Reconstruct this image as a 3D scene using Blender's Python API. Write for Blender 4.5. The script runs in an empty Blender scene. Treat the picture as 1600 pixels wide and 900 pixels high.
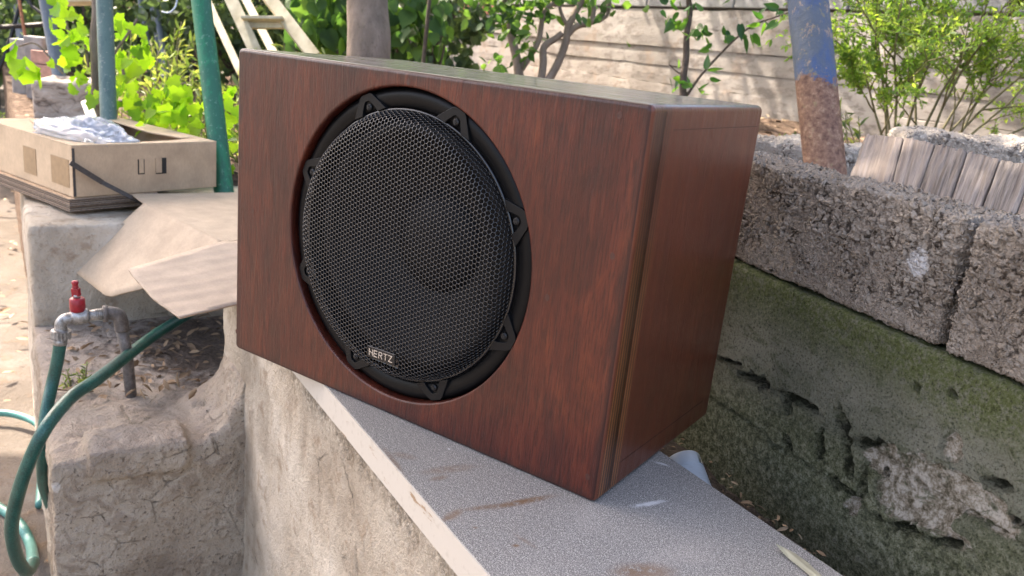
import bpy, bmesh, math, random
import numpy as np
from mathutils import Vector, Matrix, noise
random.seed(7); np.random.seed(7)
S = bpy.context.scene
COL = S.collection
rad = math.radians

# ------------------------------------------------------------------ camera
F_PX = 1287.23
CR = np.array([[0.81676307, 0.56769129, 0.10307614], [0.24060437, -0.17274511, -0.95512756], [-0.5244117, 0.80491349, -0.27768083]])
CP = np.array([0.3175774, -0.68428542, 0.4340734])
cam_d = bpy.data.cameras.new('camera'); cam = bpy.data.objects.new('camera', cam_d); COL.objects.link(cam)
M = Matrix.Identity(4)
for i in range(3):
    M[i][0] = CR[0][i]; M[i][1] = -CR[1][i]; M[i][2] = -CR[2][i]; M[i][3] = CP[i]
cam.matrix_world = M
cam_d.sensor_width = 36; cam_d.lens = F_PX / 1600 * 36
cam_d.clip_start = 0.02; cam_d.clip_end = 500
cam_d.dof.use_dof = True; cam_d.dof.focus_distance = 1.0; cam_d.dof.aperture_fstop = 10.0
S.camera = cam
# ------------------------------------------------------------------ light
SUN_EL, SUN_AZ = 50.0, 170.0       # azimuth measured counter-clockwise from +X, direction TO the sun
w = bpy.data.worlds.new('World'); S.world = w; w.use_nodes = True
nt = w.node_tree; nt.nodes.clear()
sky = nt.nodes.new('ShaderNodeTexSky'); sky.sky_type = 'NISHITA'; sky.sun_disc = False
sky.sun_elevation = rad(SUN_EL); sky.sun_rotation = rad(90 - SUN_AZ)
sky.air_density = 1.0; sky.dust_density = 5.0; sky.ozone_density = 1.0
bg = nt.nodes.new('ShaderNodeBackground'); bg.inputs[1].default_value = 0.15
wo = nt.nodes.new('ShaderNodeOutputWorld')
nt.links.new(sky.outputs[0], bg.inputs[0]); nt.links.new(bg.outputs[0], wo.inputs[0])
sd = bpy.data.lights.new('sun', 'SUN'); so = bpy.data.objects.new('sun', sd); COL.objects.link(so)
sd.energy = 3.0; sd.angle = rad(0.6); sd.color = (1.0, 0.93, 0.82)
sv = Vector((math.cos(rad(SUN_AZ)) * math.cos(rad(SUN_EL)), math.sin(rad(SUN_AZ)) * math.cos(rad(SUN_EL)), math.sin(rad(SUN_EL))))
so.rotation_euler = sv.to_track_quat('Z', 'Y').to_euler(); so.location = sv * 20
S.view_settings.view_transform = 'Standard'; S.view_settings.look = 'None'
S.view_settings.exposure = 2.4; S.view_settings.gamma = 1.0; S.view_settings.use_white_balance = True; S.view_settings.white_balance_temperature = 7100; S.view_settings.white_balance_tint = 14; S.view_settings.use_curve_mapping = False

# ------------------------------------------------------------------ geometry of the place
AU = rad(-24.0)
U = np.array([math.cos(AU), math.sin(AU), 0.0]); V = np.array([-U[1], U[0], 0.0])
def W(u, v, z=0.0): return U * u + V * v + np.array([0, 0, z])
def ray(px, py): return np.array([(px - 800) / F_PX, (py - 450) / F_PX, 1.0]) @ CR
def at_n(px, py, n, d):
    r = ray(px, py); n = np.array(n, float); return CP + r * ((d - n @ CP) / (n @ r))
def at_z(px, py, z): return at_n(px, py, (0, 0, 1), z)
def at_d(px, py, depth): return CP + ray(px, py) * depth
def uvz(P): return (float(P @ U), float(P @ V), float(P[2]))

# ------------------------------------------------------------------ mesh helpers
def link(o, parent=None):
    COL.objects.link(o)
    if parent is not None:
        o.parent = parent
    return o
def mesh_obj(name, verts, faces, mat=None, parent=None, smooth=True, attrs=None):
    me = bpy.data.meshes.new(name)
    me.from_pydata([tuple(map(float, v)) for v in verts], [], [tuple(map(int, f)) for f in faces])
    if attrs is not None:
        a = me.attributes.new('rnd', 'FLOAT', 'POINT'); a.data.foreach_set('value', np.asarray(attrs, dtype=np.float32))
    if smooth: me.polygons.foreach_set('use_smooth', [True] * len(me.polygons))
    me.update()
    if mat: me.materials.append(mat)
    return link(bpy.data.objects.new(name, me), parent)
def bm_obj(name, bm, mat=None, parent=None, smooth=False):
    bmesh.ops.recalc_face_normals(bm, faces=bm.faces[:])
    me = bpy.data.meshes.new(name); bm.to_mesh(me); bm.free()
    if smooth: me.polygons.foreach_set('use_smooth', [True] * len(me.polygons))
    if mat: me.materials.append(mat)
    return link(bpy.data.objects.new(name, me), parent)
def empty(name, loc=(0, 0, 0)):
    o = bpy.data.objects.new(name, None); o.location = tuple(map(float, loc)); o.empty_display_size = 0.05
    COL.objects.link(o); return o
def tag(o, label=None, cat=None, group=None, kind=None):
    if label: o['label'] = label
    if cat: o['category'] = cat
    if group: o['group'] = group
    if kind: o['kind'] = kind
    return o
def adopt(child, parent):
    """parent a mesh that was built in world coordinates"""
    child.parent = parent; child.matrix_parent_inverse = Matrix.Translation(-Vector(parent.location)); return child
class MB:
    def __init__(s): s.v = []; s.f = []; s.r = []
    def add(s, verts, faces, r=None):
        o = len(s.v); s.v.extend([tuple(map(float, v)) for v in verts]); s.f.extend([tuple(i + o for i in f) for f in faces])
        s.r.extend([0.5 if r is None else r] * len(verts))
    def tube(s, pts, radii, n=8, cap=True, r=None):
        pts = [Vector(p) for p in pts]
        if not hasattr(radii, '__len__'): radii = [radii] * len(pts)
        vs = []; prev = None
        for i, p in enumerate(pts):
            t = (pts[min(i + 1, len(pts) - 1)] - pts[max(i - 1, 0)])
            if t.length < 1e-9: t = Vector((0, 0, 1))
            t.normalize()
            if prev is None:
                a = t.orthogonal().normalized()
            else:
                a = (prev - t * prev.dot(t)); a = a.normalized() if a.length > 1e-6 else t.orthogonal().normalized()
            prev = a; b = t.cross(a)
            for k in range(n):
                th = 2 * math.pi * k / n; vs.append(p + (a * math.cos(th) + b * math.sin(th)) * radii[i])
        fs = []
        for i in range(len(pts) - 1):
            for k in range(n):
                k2 = (k + 1) % n; fs.append((i * n + k, i * n + k2, (i + 1) * n + k2, (i + 1) * n + k))
        if cap:
            fs.append(tuple(range(n))[::-1]); fs.append(tuple(range((len(pts) - 1) * n, len(pts) * n)))
        s.add(vs, fs, r); return s
    def box(s, c, h, ax=None, r=None):
        """centre, half sizes, axes (rows)"""
        ax = np.eye(3) if ax is None else np.array(ax, float); c = np.array(c, float)
        vs = [c + ax[0] * h[0] * i + ax[1] * h[1] * j + ax[2] * h[2] * k for i in (-1, 1) for j in (-1, 1) for k in (-1, 1)]
        s.add(vs, [(0, 1, 3, 2), (4, 6, 7, 5), (0, 4, 5, 1), (2, 3, 7, 6), (0, 2, 6, 4), (1, 5, 7, 3)], r); return s
    def bar(s, p0, p1, wd, th, side):
        """rectangular bar from p0 to p1, wd wide along side, th thick"""
        p0 = np.array(p0, float); p1 = np.array(p1, float); d = p1 - p0; L = np.linalg.norm(d); d /= L
        sd_ = np.array(side, float); sd_ = sd_ - d * (sd_ @ d); sd_ /= np.linalg.norm(sd_); n = np.cross(d, sd_)
        return s.box((p0 + p1) / 2, (L / 2, wd / 2, th / 2), [d, sd_, n])
    def build(s, name, mat=None, parent=None, smooth=False, bevel=0.0, world_parent=True):
        me = bpy.data.meshes.new(name); me.from_pydata(s.v, [], s.f)
        a = me.attributes.new('rnd', 'FLOAT', 'POINT'); a.data.foreach_set('value', np.asarray(s.r, dtype=np.float32))
        if smooth: me.polygons.foreach_set('use_smooth', [True] * len(me.polygons))
        me.update()
        if mat: me.materials.append(mat)
        o = bpy.data.objects.new(name, me); COL.objects.link(o)
        if parent is not None:
            adopt(o, parent)
        if bevel > 0:
            b = o.modifiers.new('bevel', 'BEVEL'); b.width = bevel; b.segments = 2; b.limit_method = 'ANGLE'
        return o
def catmull(pts, k=8):
    P = [np.array(p, float) for p in pts]; P = [2 * P[0] - P[1]] + P + [2 * P[-1] - P[-2]]; out = []
    for i in range(1, len(P) - 2):
        for j in range(k):
            t = j / k; a, b, c, d = P[i - 1], P[i], P[i + 1], P[i + 2]
            out.append(0.5 * ((2 * b) + (-a + c) * t + (2 * a - 5 * b + 4 * c - d) * t * t + (-a + 3 * b - 3 * c + d) * t ** 3))
    out.append(P[-2]); return out
def dense_box(hx, hy, hz, step, r):
    """closed box of fine quads with rounded edges, centred at the origin"""
    vs = []; fs = []; idx = {}
    def vid(p):
        k = (round(p[0] * 1e5), round(p[1] * 1e5), round(p[2] * 1e5))
        if k not in idx: idx[k] = len(vs); vs.append(p)
        return idx[k]
    H = (hx, hy, hz); N = [max(2, int(round(2 * h / step))) for h in H]
    for ax in range(3):
        a, b = (ax + 1) % 3, (ax + 2) % 3
        for sg in (-1, 1):
            ids = np.zeros((N[a] + 1, N[b] + 1), int)
            for i in range(N[a] + 1):
                for j in range(N[b] + 1):
                    p = [0, 0, 0]; p[ax] = sg * H[ax]; p[a] = -H[a] + 2 * H[a] * i / N[a]; p[b] = -H[b] + 2 * H[b] * j / N[b]
                    ids[i, j] = vid(tuple(p))
            for i in range(N[a]):
                for j in range(N[b]):
                    q = (ids[i, j], ids[i + 1, j], ids[i + 1, j + 1], ids[i, j + 1])
                    fs.append(q if sg > 0 else q[::-1])
    P = np.array(vs); h = np.array(H); inner = np.clip(P, -h + r, h - r); d = P - inner
    L = np.linalg.norm(d, axis=1, keepdims=True); m = L[:, 0] > 1e-9
    P[m] = inner[m] + d[m] / L[m] * r
    return P, fs

# ------------------------------------------------------------------ material helpers
class NT:
    def __init__(s, name):
        s.m = bpy.data.materials.new(name); s.m.use_nodes = True; s.t = s.m.node_tree; s.t.nodes.clear()
        s.out = s.t.nodes.new('ShaderNodeOutputMaterial'); s.b = s.t.nodes.new('ShaderNodeBsdfPrincipled')
        s.t.links.new(s.b.outputs[0], s.out.inputs[0]); s._co = None
    def n(s, typ, **kw):
        x = s.t.nodes.new(typ)
        for k, v in kw.items(): setattr(x, k, v)
        return x
    def l(s, a, b): s.t.links.new(a, b)
    def set(s, inp, v):
        if v is None: return
        if isinstance(v, bpy.types.NodeSocket): s.l(v, inp)
        elif hasattr(v, '__len__') and inp.type == 'RGBA' and len(v) == 3: inp.default_value = (*v, 1)
        else: inp.default_value = v
    def co(s, sc=(1, 1, 1), loc=(0, 0, 0), rot=(0, 0, 0)):
        if s._co is None: s._co = s.n('ShaderNodeTexCoord')
        m = s.n('ShaderNodeMapping'); m.inputs['Scale'].default_value = sc; m.inputs['Location'].default_value = loc; m.inputs['Rotation'].default_value = rot
        s.l(s._co.outputs['Object'], m.inputs[0]); return m.outputs[0]
    def noise(s, scale, detail=4, rough=0.55, vec=None, dist=0.0):
        x = s.n('ShaderNodeTexNoise'); x.inputs['Scale'].default_value = scale; x.inputs['Detail'].default_value = detail
        x.inputs['Roughness'].default_value = rough; x.inputs['Distortion'].default_value = dist
        s.l(vec if vec is not None else s.co(), x.inputs['Vector']); return x.outputs['Fac']
    def voro(s, scale, vec=None, feature='F1', out='Distance', rnd=1.0):
        x = s.n('ShaderNodeTexVoronoi'); x.feature = feature; x.inputs['Scale'].default_value = scale
        if 'Randomness' in x.inputs: x.inputs['Randomness'].default_value = rnd
        s.l(vec if vec is not None else s.co(), x.inputs['Vector']); return x.outputs[out]
    def ramp(s, fac, stops, interp='LINEAR'):
        x = s.n('ShaderNodeValToRGB'); e = x.color_ramp.elements; x.color_ramp.interpolation = interp
        while len(e) < len(stops): e.new(0.5)
        for i, (p, c) in enumerate(stops):
            e[i].position = p; e[i].color = (*c, 1) if hasattr(c, '__len__') else (c, c, c, 1)
        s.set(x.inputs[0], fac); return x.outputs[0]
    def mix(s, fac, a, b, mode='MIX'):
        x = s.n('ShaderNodeMix', data_type='RGBA', blend_type=mode); s.set(x.inputs[0], fac); s.set(x.inputs[6], a); s.set(x.inputs[7], b); return x.outputs[2]
    def math(s, op, a, b=0.5, c=None, clamp=False):
        x = s.n('ShaderNodeMath', operation=op); x.use_clamp = clamp; s.set(x.inputs[0], a); s.set(x.inputs[1], b)
        if c is not None: s.set(x.inputs[2], c)
        return x.outputs[0]
    def sep(s, vec=None):
        x = s.n('ShaderNodeSeparateXYZ'); s.l(vec if vec is not None else s.co(), x.inputs[0]); return x.outputs
    def smooth(s, v, a, b):
        x = s.n('ShaderNodeMapRange', interpolation_type='SMOOTHSTEP'); s.set(x.inputs[0], v); x.inputs[1].default_value = a; x.inputs[2].default_value = b; return x.outputs[0]
    def attr(s, name='rnd'):
        x = s.n('ShaderNodeAttribute'); x.attribute_name = name; return x.outputs['Fac']
    def blob(s, c, r, warp=None, soft=0.35):
        """1 inside an ellipsoid round c (object space), 0 outside; r may be a triple"""
        if not hasattr(r, '__len__'): r = (r, r, r)
        m = s.co(sc=tuple(1 / q for q in r), loc=tuple(-a / q for a, q in zip(c, r)))
        x = s.n('ShaderNodeVectorMath', operation='LENGTH'); s.l(m, x.inputs[0]); v = x.outputs['Value']
        if warp is not None: v = s.math('ADD', v, s.math('MULTIPLY', s.math('SUBTRACT', warp, 0.5), 1.6))
        return s.smooth(v, 1.0 + soft, 1.0 - soft)
    def streak(s, a, b, w, warp=None, soft=0.4):
        a = np.array(a[:2]); b = np.array(b[:2]); c = (a + b) / 2; d = b - a; L = np.linalg.norm(d); ang = math.atan2(d[1], d[0])
        m = s.n('ShaderNodeMapping'); m.inputs['Rotation'].default_value = (0, 0, -ang); s.l(s.co(loc=(-c[0], -c[1], 0)), m.inputs[0])
        q = s.n('ShaderNodeVectorMath', operation='MULTIPLY'); s.l(m.outputs[0], q.inputs[0]); q.inputs[1].default_value = (2 / L, 1 / w, 0)
        x = s.n('ShaderNodeVectorMath', operation='LENGTH'); s.l(q.outputs[0], x.inputs[0]); v = x.outputs['Value']
        if warp is not None: v = s.math('ADD', v, s.math('MULTIPLY', s.math('SUBTRACT', warp, 0.5), 2.4))
        return s.smooth(v, 1.0 + soft, 1.0 - soft)
    def bump(s, h, dist=0.002, strength=1.0, prev=None):
        x = s.n('ShaderNodeBump'); x.inputs['Distance'].default_value = dist; x.inputs['Strength'].default_value = strength
        s.l(h, x.inputs['Height'])
        if prev is not None: s.l(prev, x.inputs['Normal'])
        return x.outputs[0]
    def fin(s, col=None, rough=None, normal=None, metal=None, spec=None, coat=None, coat_rough=None, disp=None, mid=0.5, scale=1.0):
        b = s.b
        s.set(b.inputs['Base Color'], col); s.set(b.inputs['Roughness'], rough); s.set(b.inputs['Metallic'], metal)
        s.set(b.inputs['Specular IOR Level'], spec); s.set(b.inputs['Coat Weight'], coat); s.set(b.inputs['Coat Roughness'], coat_rough)
        if normal is not None: s.l(normal, b.inputs['Normal'])
        if disp is not None:
            d = s.n('ShaderNodeDisplacement'); d.inputs['Midlevel'].default_value = mid; d.inputs['Scale'].default_value = scale
            s.l(disp, d.inputs['Height']); s.l(d.outputs[0], s.out.inputs['Displacement']); s.m.displacement_method = 'BOTH'
        return s.m

def m_plain(name, c, rough=0.6, metal=0.0, var=0.25, vs=60, bumpd=0.0005, spec=0.5, coat=0.0):
    t = NT(name); n = t.noise(vs, 5); c = np.array(c)
    col = t.ramp(n, [(0.3, tuple(c * (1 - var))), (0.7, tuple(np.minimum(c * (1 + var), 1)))])
    return t.fin(col, rough, t.bump(n, bumpd, 0.6), metal, spec, coat)

def m_wood(name, grain_axis=2, plies=False, base=0):
    t = NT(name)
    sc = [1, 1, 1]; sc[grain_axis] = 0.06
    fine = t.noise(480, 6, 0.7, t.co(tuple(sc)))
    sc2 = [1, 1, 1]; sc2[grain_axis] = 0.17
    mid = t.noise(95, 5, 0.65, t.co(tuple(sc2)), 0.4)
    sc3 = [1, 1, 1]; sc3[grain_axis] = 0.35
    big = t.noise(15, 5, 0.65, t.co(tuple(sc3)), 0.8)
    c = t.ramp(mid, [(0.25, (0.056, 0.0112, 0.0068)), (0.5, (0.088, 0.0170, 0.0092)), (0.75, (0.126, 0.0270, 0.0128))])
    c = t.mix(t.smooth(big, 0.42, 0.72), c, t.mix(0.62, c, (0.026, 0.0085, 0.0075)))
    c = t.mix(t.math('MULTIPLY', t.smooth(big, 0.48, 0.28), 0.55), c, (0.19, 0.042, 0.016))
    c = t.mix(t.math('MULTIPLY', t.smooth(fine, 0.52, 0.40), 0.62), c, (0.026, 0.007, 0.005))
    # worn dark varnish near the box edges
    s = t.sep()
    edge = t.math('MINIMUM', t.math('MINIMUM', t.math('MULTIPLY', s[0], -1.0), t.math('ADD', s[0], 0.572)), t.math('MINIMUM', s[2], t.math('SUBTRACT', 0.40, s[2])))
    em = t.smooth(t.math('ADD', edge, t.math('MULTIPLY', t.math('SUBTRACT', mid, 0.5), 0.02)), 0.014, 0.002)
    if not plies: c = t.mix(t.math('MULTIPLY', em, 0.6), c, (0.022, 0.009, 0.008))
    if plies:
        y = s[1]
        # plywood edge: thin golden and dark plies running up the corner
        wob = t.math('ADD', y, t.math('MULTIPLY', t.math('SUBTRACT', t.noise(5, 2, 0.5, t.co((1, 1, 0.5))), 0.5), 0.003))
        wv = t.math('SINE', t.math('MULTIPLY', wob, 2 * math.pi / .0052)); w2 = t.math('SINE', t.math('MULTIPLY', wob, 2 * math.pi / .0021))
        pl = t.ramp(t.math('ADD', .5, t.math('ADD', t.math('MULTIPLY', wv, .34), t.math('MULTIPLY', w2, .16))), [(.25, (.060, .017, .009)), (.5, (.15, .044, .016)), (.70, (.66, .26, .080))])
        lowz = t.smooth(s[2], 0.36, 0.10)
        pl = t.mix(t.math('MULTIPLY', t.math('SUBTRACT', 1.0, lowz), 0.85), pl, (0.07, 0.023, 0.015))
        pl = t.mix(t.math('MULTIPLY', t.smooth(fine, 0.55, 0.35), 0.5), pl, (0.03, 0.01, 0.008))
        side = t.smooth(s[0], -0.0035, -0.001); band = t.math('MULTIPLY', t.smooth(y, 0.0045, 0.006), t.smooth(t.math('ADD', y, t.math('MULTIPLY', t.math('SUBTRACT', mid, .5), .006)), 0.047, 0.040))
        pl = t.mix(t.math('MULTIPLY', t.smooth(y, .021, .026), t.math('ADD', .30, t.math('MULTIPLY', t.smooth(y, .037, .040), -.30))), pl, (0.026, 0.0095, 0.0085))
        c = t.mix(0.40, c, (0.23, 0.066, 0.029))  # side faces painted lighter, putting sky light and sheen into the colour
        c = t.mix(t.math('MULTIPLY', t.math('MULTIPLY', side, band), .68), c, pl)
    n1 = t.bump(fine, 0.0011, 0.8); n2 = t.bump(mid, 0.0020, 0.7, n1)
    rg = t.ramp(t.noise(40, 4, 0.6, t.co(tuple(sc2))), [(0.3, 0.30), (0.7, 0.48)])
    return t.fin(c, rg, n2, 0, 0.32, 0.75 if grain_axis == 0 else (0.40 if plies else 0.22), 0.16 if grain_axis == 0 else 0.26)

MAT = {}
def wavelines(t, vec_comp, period, amt=1.0):
    return t.math('SINE', t.math('MULTIPLY', vec_comp, 2 * math.pi / period))
def mk_mats():
    MAT['wood_front'] = m_wood('stained_wood_front', 2)
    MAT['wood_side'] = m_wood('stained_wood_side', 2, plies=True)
    MAT['wood_top'] = m_wood('stained_wood_top', 0)
    # plastics and metals of the loudspeaker
    MAT['frame'] = m_plain('black_frame', (0.0035, 0.0038, 0.0046), 0.40, 0, 0.2, 300, 0.0001, 0.16)
    MAT['tab'] = m_plain('dark_grey_tab', (0.0060, 0.0064, 0.0075), 0.42, 0, 0.15, 300, 0.0001, 0.22)
    MAT['grille'] = m_plain('grille_paint', (0.0045, 0.0049, 0.0068), 0.24, 0.0, 0.1, 300, 0.0, 0.75)
    MAT['cone'] = m_plain('speaker_cone', (0.007, 0.007, 0.008), 0.6, 0, 0.2, 200, 0.0002, 0.15)
    MAT['rubber'] = m_plain('rubber', (0.007, 0.007, 0.008), 0.6, 0, 0.2, 200, 0.0002, 0.15)
    MAT['black'] = m_plain('black_metal', (0.012, 0.012, 0.013), 0.4, 0.3, 0.2, 200, 0.0)
    MAT['silver'] = m_plain('silver_letter', (0.62, 0.65, 0.70), 0.25, 1.0, 0.05, 200, 0.0)
    MAT['plug'] = m_plain('wood_plug', (0.060, 0.018, 0.012), 0.5, 0, 0.3, 400, 0.0004)
    # laminated board
    t = NT('speckled_laminate')
    sp = t.noise(820, 3, 0.85); sp2 = t.noise(230, 3, 0.7)
    c = t.ramp(sp, [(0.40, (0.035, 0.033, 0.034)), (0.5, (0.225, 0.211, 0.192)), (0.60, (0.68, 0.65, 0.60))])
    c = t.mix(t.smooth(sp2, 0.40, 0.62), c, t.mix(0.4, c, (0.10, 0.095, 0.095)))
    wp = t.noise(150, 6, 0.75); wp2 = t.noise(14, 4, 0.6)
    sm = None
    for (xa, ya, xb, yb, w_, fac) in [(722, 797, 800, 787, .0035, .75), (765, 794, 862, 775, .0048, 1), (612, 708, 650, 716, .006, .45), (660, 738, 745, 728, .007, .5), (672, 750, 700, 744, .004, .6), (692, 814, 722, 796, .005, .85), (806, 836, 838, 856, .0022, .6), (800, 853, 812, 852, .0022, 1), (738, 823, 746, 825, .0018, 1), (960, 897, 1050, 893, .013, .9), (630, 740, 600, 700, .003, .6)]:
        b = t.math('MULTIPLY', t.streak(at_z(xa, ya, 0), at_z(xb, yb, 0), w_, wp, 0.5), fac)
        sm = b if sm is None else t.math('MAXIMUM', sm, b)
    c = t.mix(t.math('MULTIPLY', sm, t.smooth(wp, 0.35, 0.55)), c, (0.17, 0.10, 0.055))
    wh = None
    for (xa, ya, xb, yb, w_) in [(992, 791, 1036, 783, .0032), (1024, 722, 1046, 728, .0022), (700, 700, 703, 703, .001)]:
        b = t.streak(at_z(xa, ya, 0), at_z(xb, yb, 0), w_, wp, .5); wh = b if wh is None else t.math('MAXIMUM', wh, b)
    c = t.mix(t.math('MULTIPLY', wh, 0.7), c, (0.7, 0.69, 0.68))
    c = t.mix(t.math('MULTIPLY', t.smooth(wp2, 0.5, 0.7), 0.22), c, (0.42, 0.38, 0.34))
    MAT['laminate'] = t.fin(c, t.ramp(wp2, [(0.3, 0.42), (0.7, 0.62)]), t.bump(sp2, 0.0003, 0.6), 0, 0.5)
    t = NT('white_edging')
    s = t.noise(30, 5, 0.6, t.co((0.35, 1, 3))); s2 = t.noise(120, 4)
    c = t.mix(t.smooth(s, 0.63, 0.68), (0.52, 0.475, 0.415), (0.30, 0.20, 0.12))
    c = t.mix(t.math('MULTIPLY', t.smooth(s2, .55, .7), .25), c, (0.30, 0.25, 0.2))
    MAT['edging'] = t.fin(c, 0.5, t.bump(s2, .0003))
    MAT['chip'] = m_plain('chipboard_core', (0.36, 0.23, 0.13), 0.85, 0, 0.45, 300, 0.001)
    # plaster of the old wall
    for pname, under_on in (('plaster', 1.0), ('pier_plaster', 0.0)):
     t = NT('old_' + pname)
     a = t.noise(5, 6, 0.6); b = t.noise(26, 6, 0.65); d = t.noise(150, 5, 0.7); g = t.noise(420, 3, 0.7)
     c = t.ramp(a, [(0.32, (0.30, 0.245, 0.185)), (0.5, (0.46, 0.395, 0.315)), (0.68, (0.60, 0.535, 0.445))])
     c = t.mix(t.math('MULTIPLY', t.smooth(b, 0.52, 0.68), 0.55), c, (0.24, 0.16, 0.10))
     c = t.mix(t.math('MULTIPLY', t.smooth(d, 0.56, 0.70), 0.55), c, (0.17, 0.13, 0.09))
     c = t.mix(t.math('MULTIPLY', t.smooth(t.noise(9, 5, .6, t.co((1, 1, .25))), 0.55, 0.7), 0.5), c, (0.20, 0.155, 0.11))
     s = t.sep()
     # crumbled dirty zone just under the board
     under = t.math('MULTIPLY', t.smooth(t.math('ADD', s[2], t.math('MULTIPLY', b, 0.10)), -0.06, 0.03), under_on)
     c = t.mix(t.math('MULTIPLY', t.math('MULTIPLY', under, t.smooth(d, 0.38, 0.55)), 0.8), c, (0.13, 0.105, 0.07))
     cr = t.voro(9, t.co((1, 1, 1)), 'DISTANCE_TO_EDGE'); crw = t.math('ADD', cr, t.math('MULTIPLY', t.math('SUBTRACT', b, .5), .12))
     crack = t.math('MULTIPLY', t.smooth(t.math('ABSOLUTE', crw), 0.006, 0.0), t.smooth(a, 0.48, 0.40))
     c = t.mix(t.math('MULTIPLY', crack, .7), c, (0.07, 0.05, 0.035))
     disp = t.math('ADD', t.math('MULTIPLY', a, 0.020), t.math('ADD', t.math('MULTIPLY', b, 0.007), t.math('MULTIPLY', d, 0.0022)))
     disp = t.math('SUBTRACT', disp, t.math('MULTIPLY', crack, 0.003))
     disp = t.math('SUBTRACT', disp, t.math('MULTIPLY', t.math('MULTIPLY', under, t.smooth(b, .4, .7)), 0.009))
     MAT[pname] = t.fin(c, 0.9, t.bump(g, 0.0018, 1.0, t.bump(d, .003, .6)), 0, 0.25, disp=disp, mid=0.015)
    # ledge: browner and dirtier, soil stained top
    t = NT('dirty_render')
    a = t.noise(6, 6, 0.6); b = t.noise(24, 6, 0.65, None, 0.6); d = t.noise(120, 5, 0.7); g = t.noise(380, 3, 0.7)
    c = t.ramp(a, [(0.32, (0.27, 0.215, 0.165)), (0.5, (0.41, 0.340, 0.265)), (0.68, (0.52, 0.450, 0.365))])
    c = t.mix(t.math('MULTIPLY', t.smooth(b, 0.50, 0.62), 0.5), c, (0.19, 0.135, 0.095))
    c = t.mix(t.math('MULTIPLY', t.smooth(d, 0.56, 0.66), 0.7), c, (0.075, 0.055, 0.04))
    s = t.sep(); ns = t.n('ShaderNodeNewGeometry'); nz = t.sep(ns.outputs['Normal'])[2]
    top = t.smooth(nz, 0.45, 0.85)
    c = t.mix(t.math('MULTIPLY', top, 0.8), c, t.ramp(b, [(0.3, (0.20, 0.165, 0.145)), (0.6, (0.40, 0.35, 0.31))]))
    sp_ = W(-1.26, .0, -.27); c = t.mix(t.math('MULTIPLY', t.blob(tuple(sp_), (.27, .27, .05), b, .25), .9), c, t.ramp(d, [(.35, (.045, .032, .024)), (.6, (.14, .10, .075))]))
    cr = t.voro(13, t.co((1, 1, 1)), 'DISTANCE_TO_EDGE'); crw = t.math('ADD', cr, t.math('MULTIPLY', t.math('SUBTRACT', b, .5), .16))
    crack = t.math('MULTIPLY', t.smooth(t.math('ABSOLUTE', crw), 0.008, 0.0), t.smooth(a, 0.50, 0.58))
    c = t.mix(t.math('MULTIPLY', crack, .3), c, (0.05, 0.035, 0.03))
    c = t.mix(t.blob(tuple(at_n(90, 767, U, -0.775)), (.02, .008, .011), b, .2), c, (0.62, 0.58, 0.53))
    disp = t.math('ADD', t.math('MULTIPLY', a, 0.028), t.math('ADD', t.math('MULTIPLY', b, 0.011), t.math('MULTIPLY', d, 0.004)))
    disp = t.math('SUBTRACT', disp, t.math('MULTIPLY', crack, 0.004))
    MAT['ledge'] = t.fin(c, 0.92, t.bump(g, 0.002, 1.0, t.bump(d, .004, .7)), 0, 0.2, disp=disp, mid=0.021)
    # coarse aggregate of the hollow blocks
    def block_mat(name, tint=(1, 1, 1), sc=1.0, splash=None, flat=True):
        t = NT(name); T = np.array(tint)
        wvec = t.n('ShaderNodeVectorMath', operation='ADD'); t.l(t.co(), wvec.inputs[0])
        cw = t.n('ShaderNodeTexNoise'); cw.inputs['Scale'].default_value = 70 * sc; cw.inputs['Detail'].default_value = 4; t.l(t.co(), cw.inputs[0])
        ms = t.n('ShaderNodeVectorMath', operation='SCALE'); t.l(cw.outputs['Color'], ms.inputs[0]); ms.inputs['Scale'].default_value = 0.022 / sc; t.l(ms.outputs[0], wvec.inputs[1])
        v1 = t.voro(150 * sc, wvec.outputs[0]); v2 = t.voro(340 * sc, wvec.outputs[0]); b = t.noise(9, 5, 0.6); d = t.noise(260 * sc, 5, .75); m = t.noise(28, 5, .65)
        vc = t.voro(340 * sc, wvec.outputs[0], 'F1', 'Color'); s = t.sep()
        c = t.ramp(b, [(0.32, tuple(T * (0.28, 0.232, 0.190))), (0.5, tuple(T * (0.38, 0.325, 0.272))), (0.68, tuple(T * (0.46, 0.405, 0.35)))])
        c = t.mix(0.22, c, t.mix(t.sep(vc)[0], tuple(T * (0.16, .12, .09)), tuple(T * (0.52, 0.46, 0.39))))
        rough_ = t.smooth(m, .36, .58)
        if flat: rough_ = t.math('MULTIPLY', rough_, t.smooth(t.math('ADD', s[2], t.math('MULTIPLY', t.math('SUBTRACT', m, .5), .10)), -.055, -.020))
        dk = t.math('MAXIMUM', t.math('MULTIPLY', t.smooth(v1, 0.52, 0.78), rough_), t.math('MULTIPLY', t.smooth(d, .42, .34), .8))
        c = t.mix(t.math('MULTIPLY', dk, 0.9), c, (0.040, 0.030, 0.023))
        c = t.mix(t.math('MULTIPLY', t.smooth(d, .58, .68), .4), c, tuple(T * (.50, .45, .39)))
        if splash is not None: c = t.mix(t.blob(splash, (.013, .08, .014), t.noise(120, 4, .7), .15), c, (.66, .64, .63))
        h = t.math('ADD', t.math('MULTIPLY', t.math('MULTIPLY', t.smooth(v1, 0.75, 0.10), t.math('ADD', rough_, .15)), 0.0042), t.math('MULTIPLY', b, 0.012))
        h = t.math('ADD', h, t.math('MULTIPLY', t.smooth(v2, 0.7, 0.2), 0.0020)); h = t.math('ADD', h, t.math('MULTIPLY', m, .005))
        h = t.math('SUBTRACT', h, t.math('MULTIPLY', t.smooth(t.noise(42, 4, .7), 0.58, 0.66), 0.004))
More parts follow.
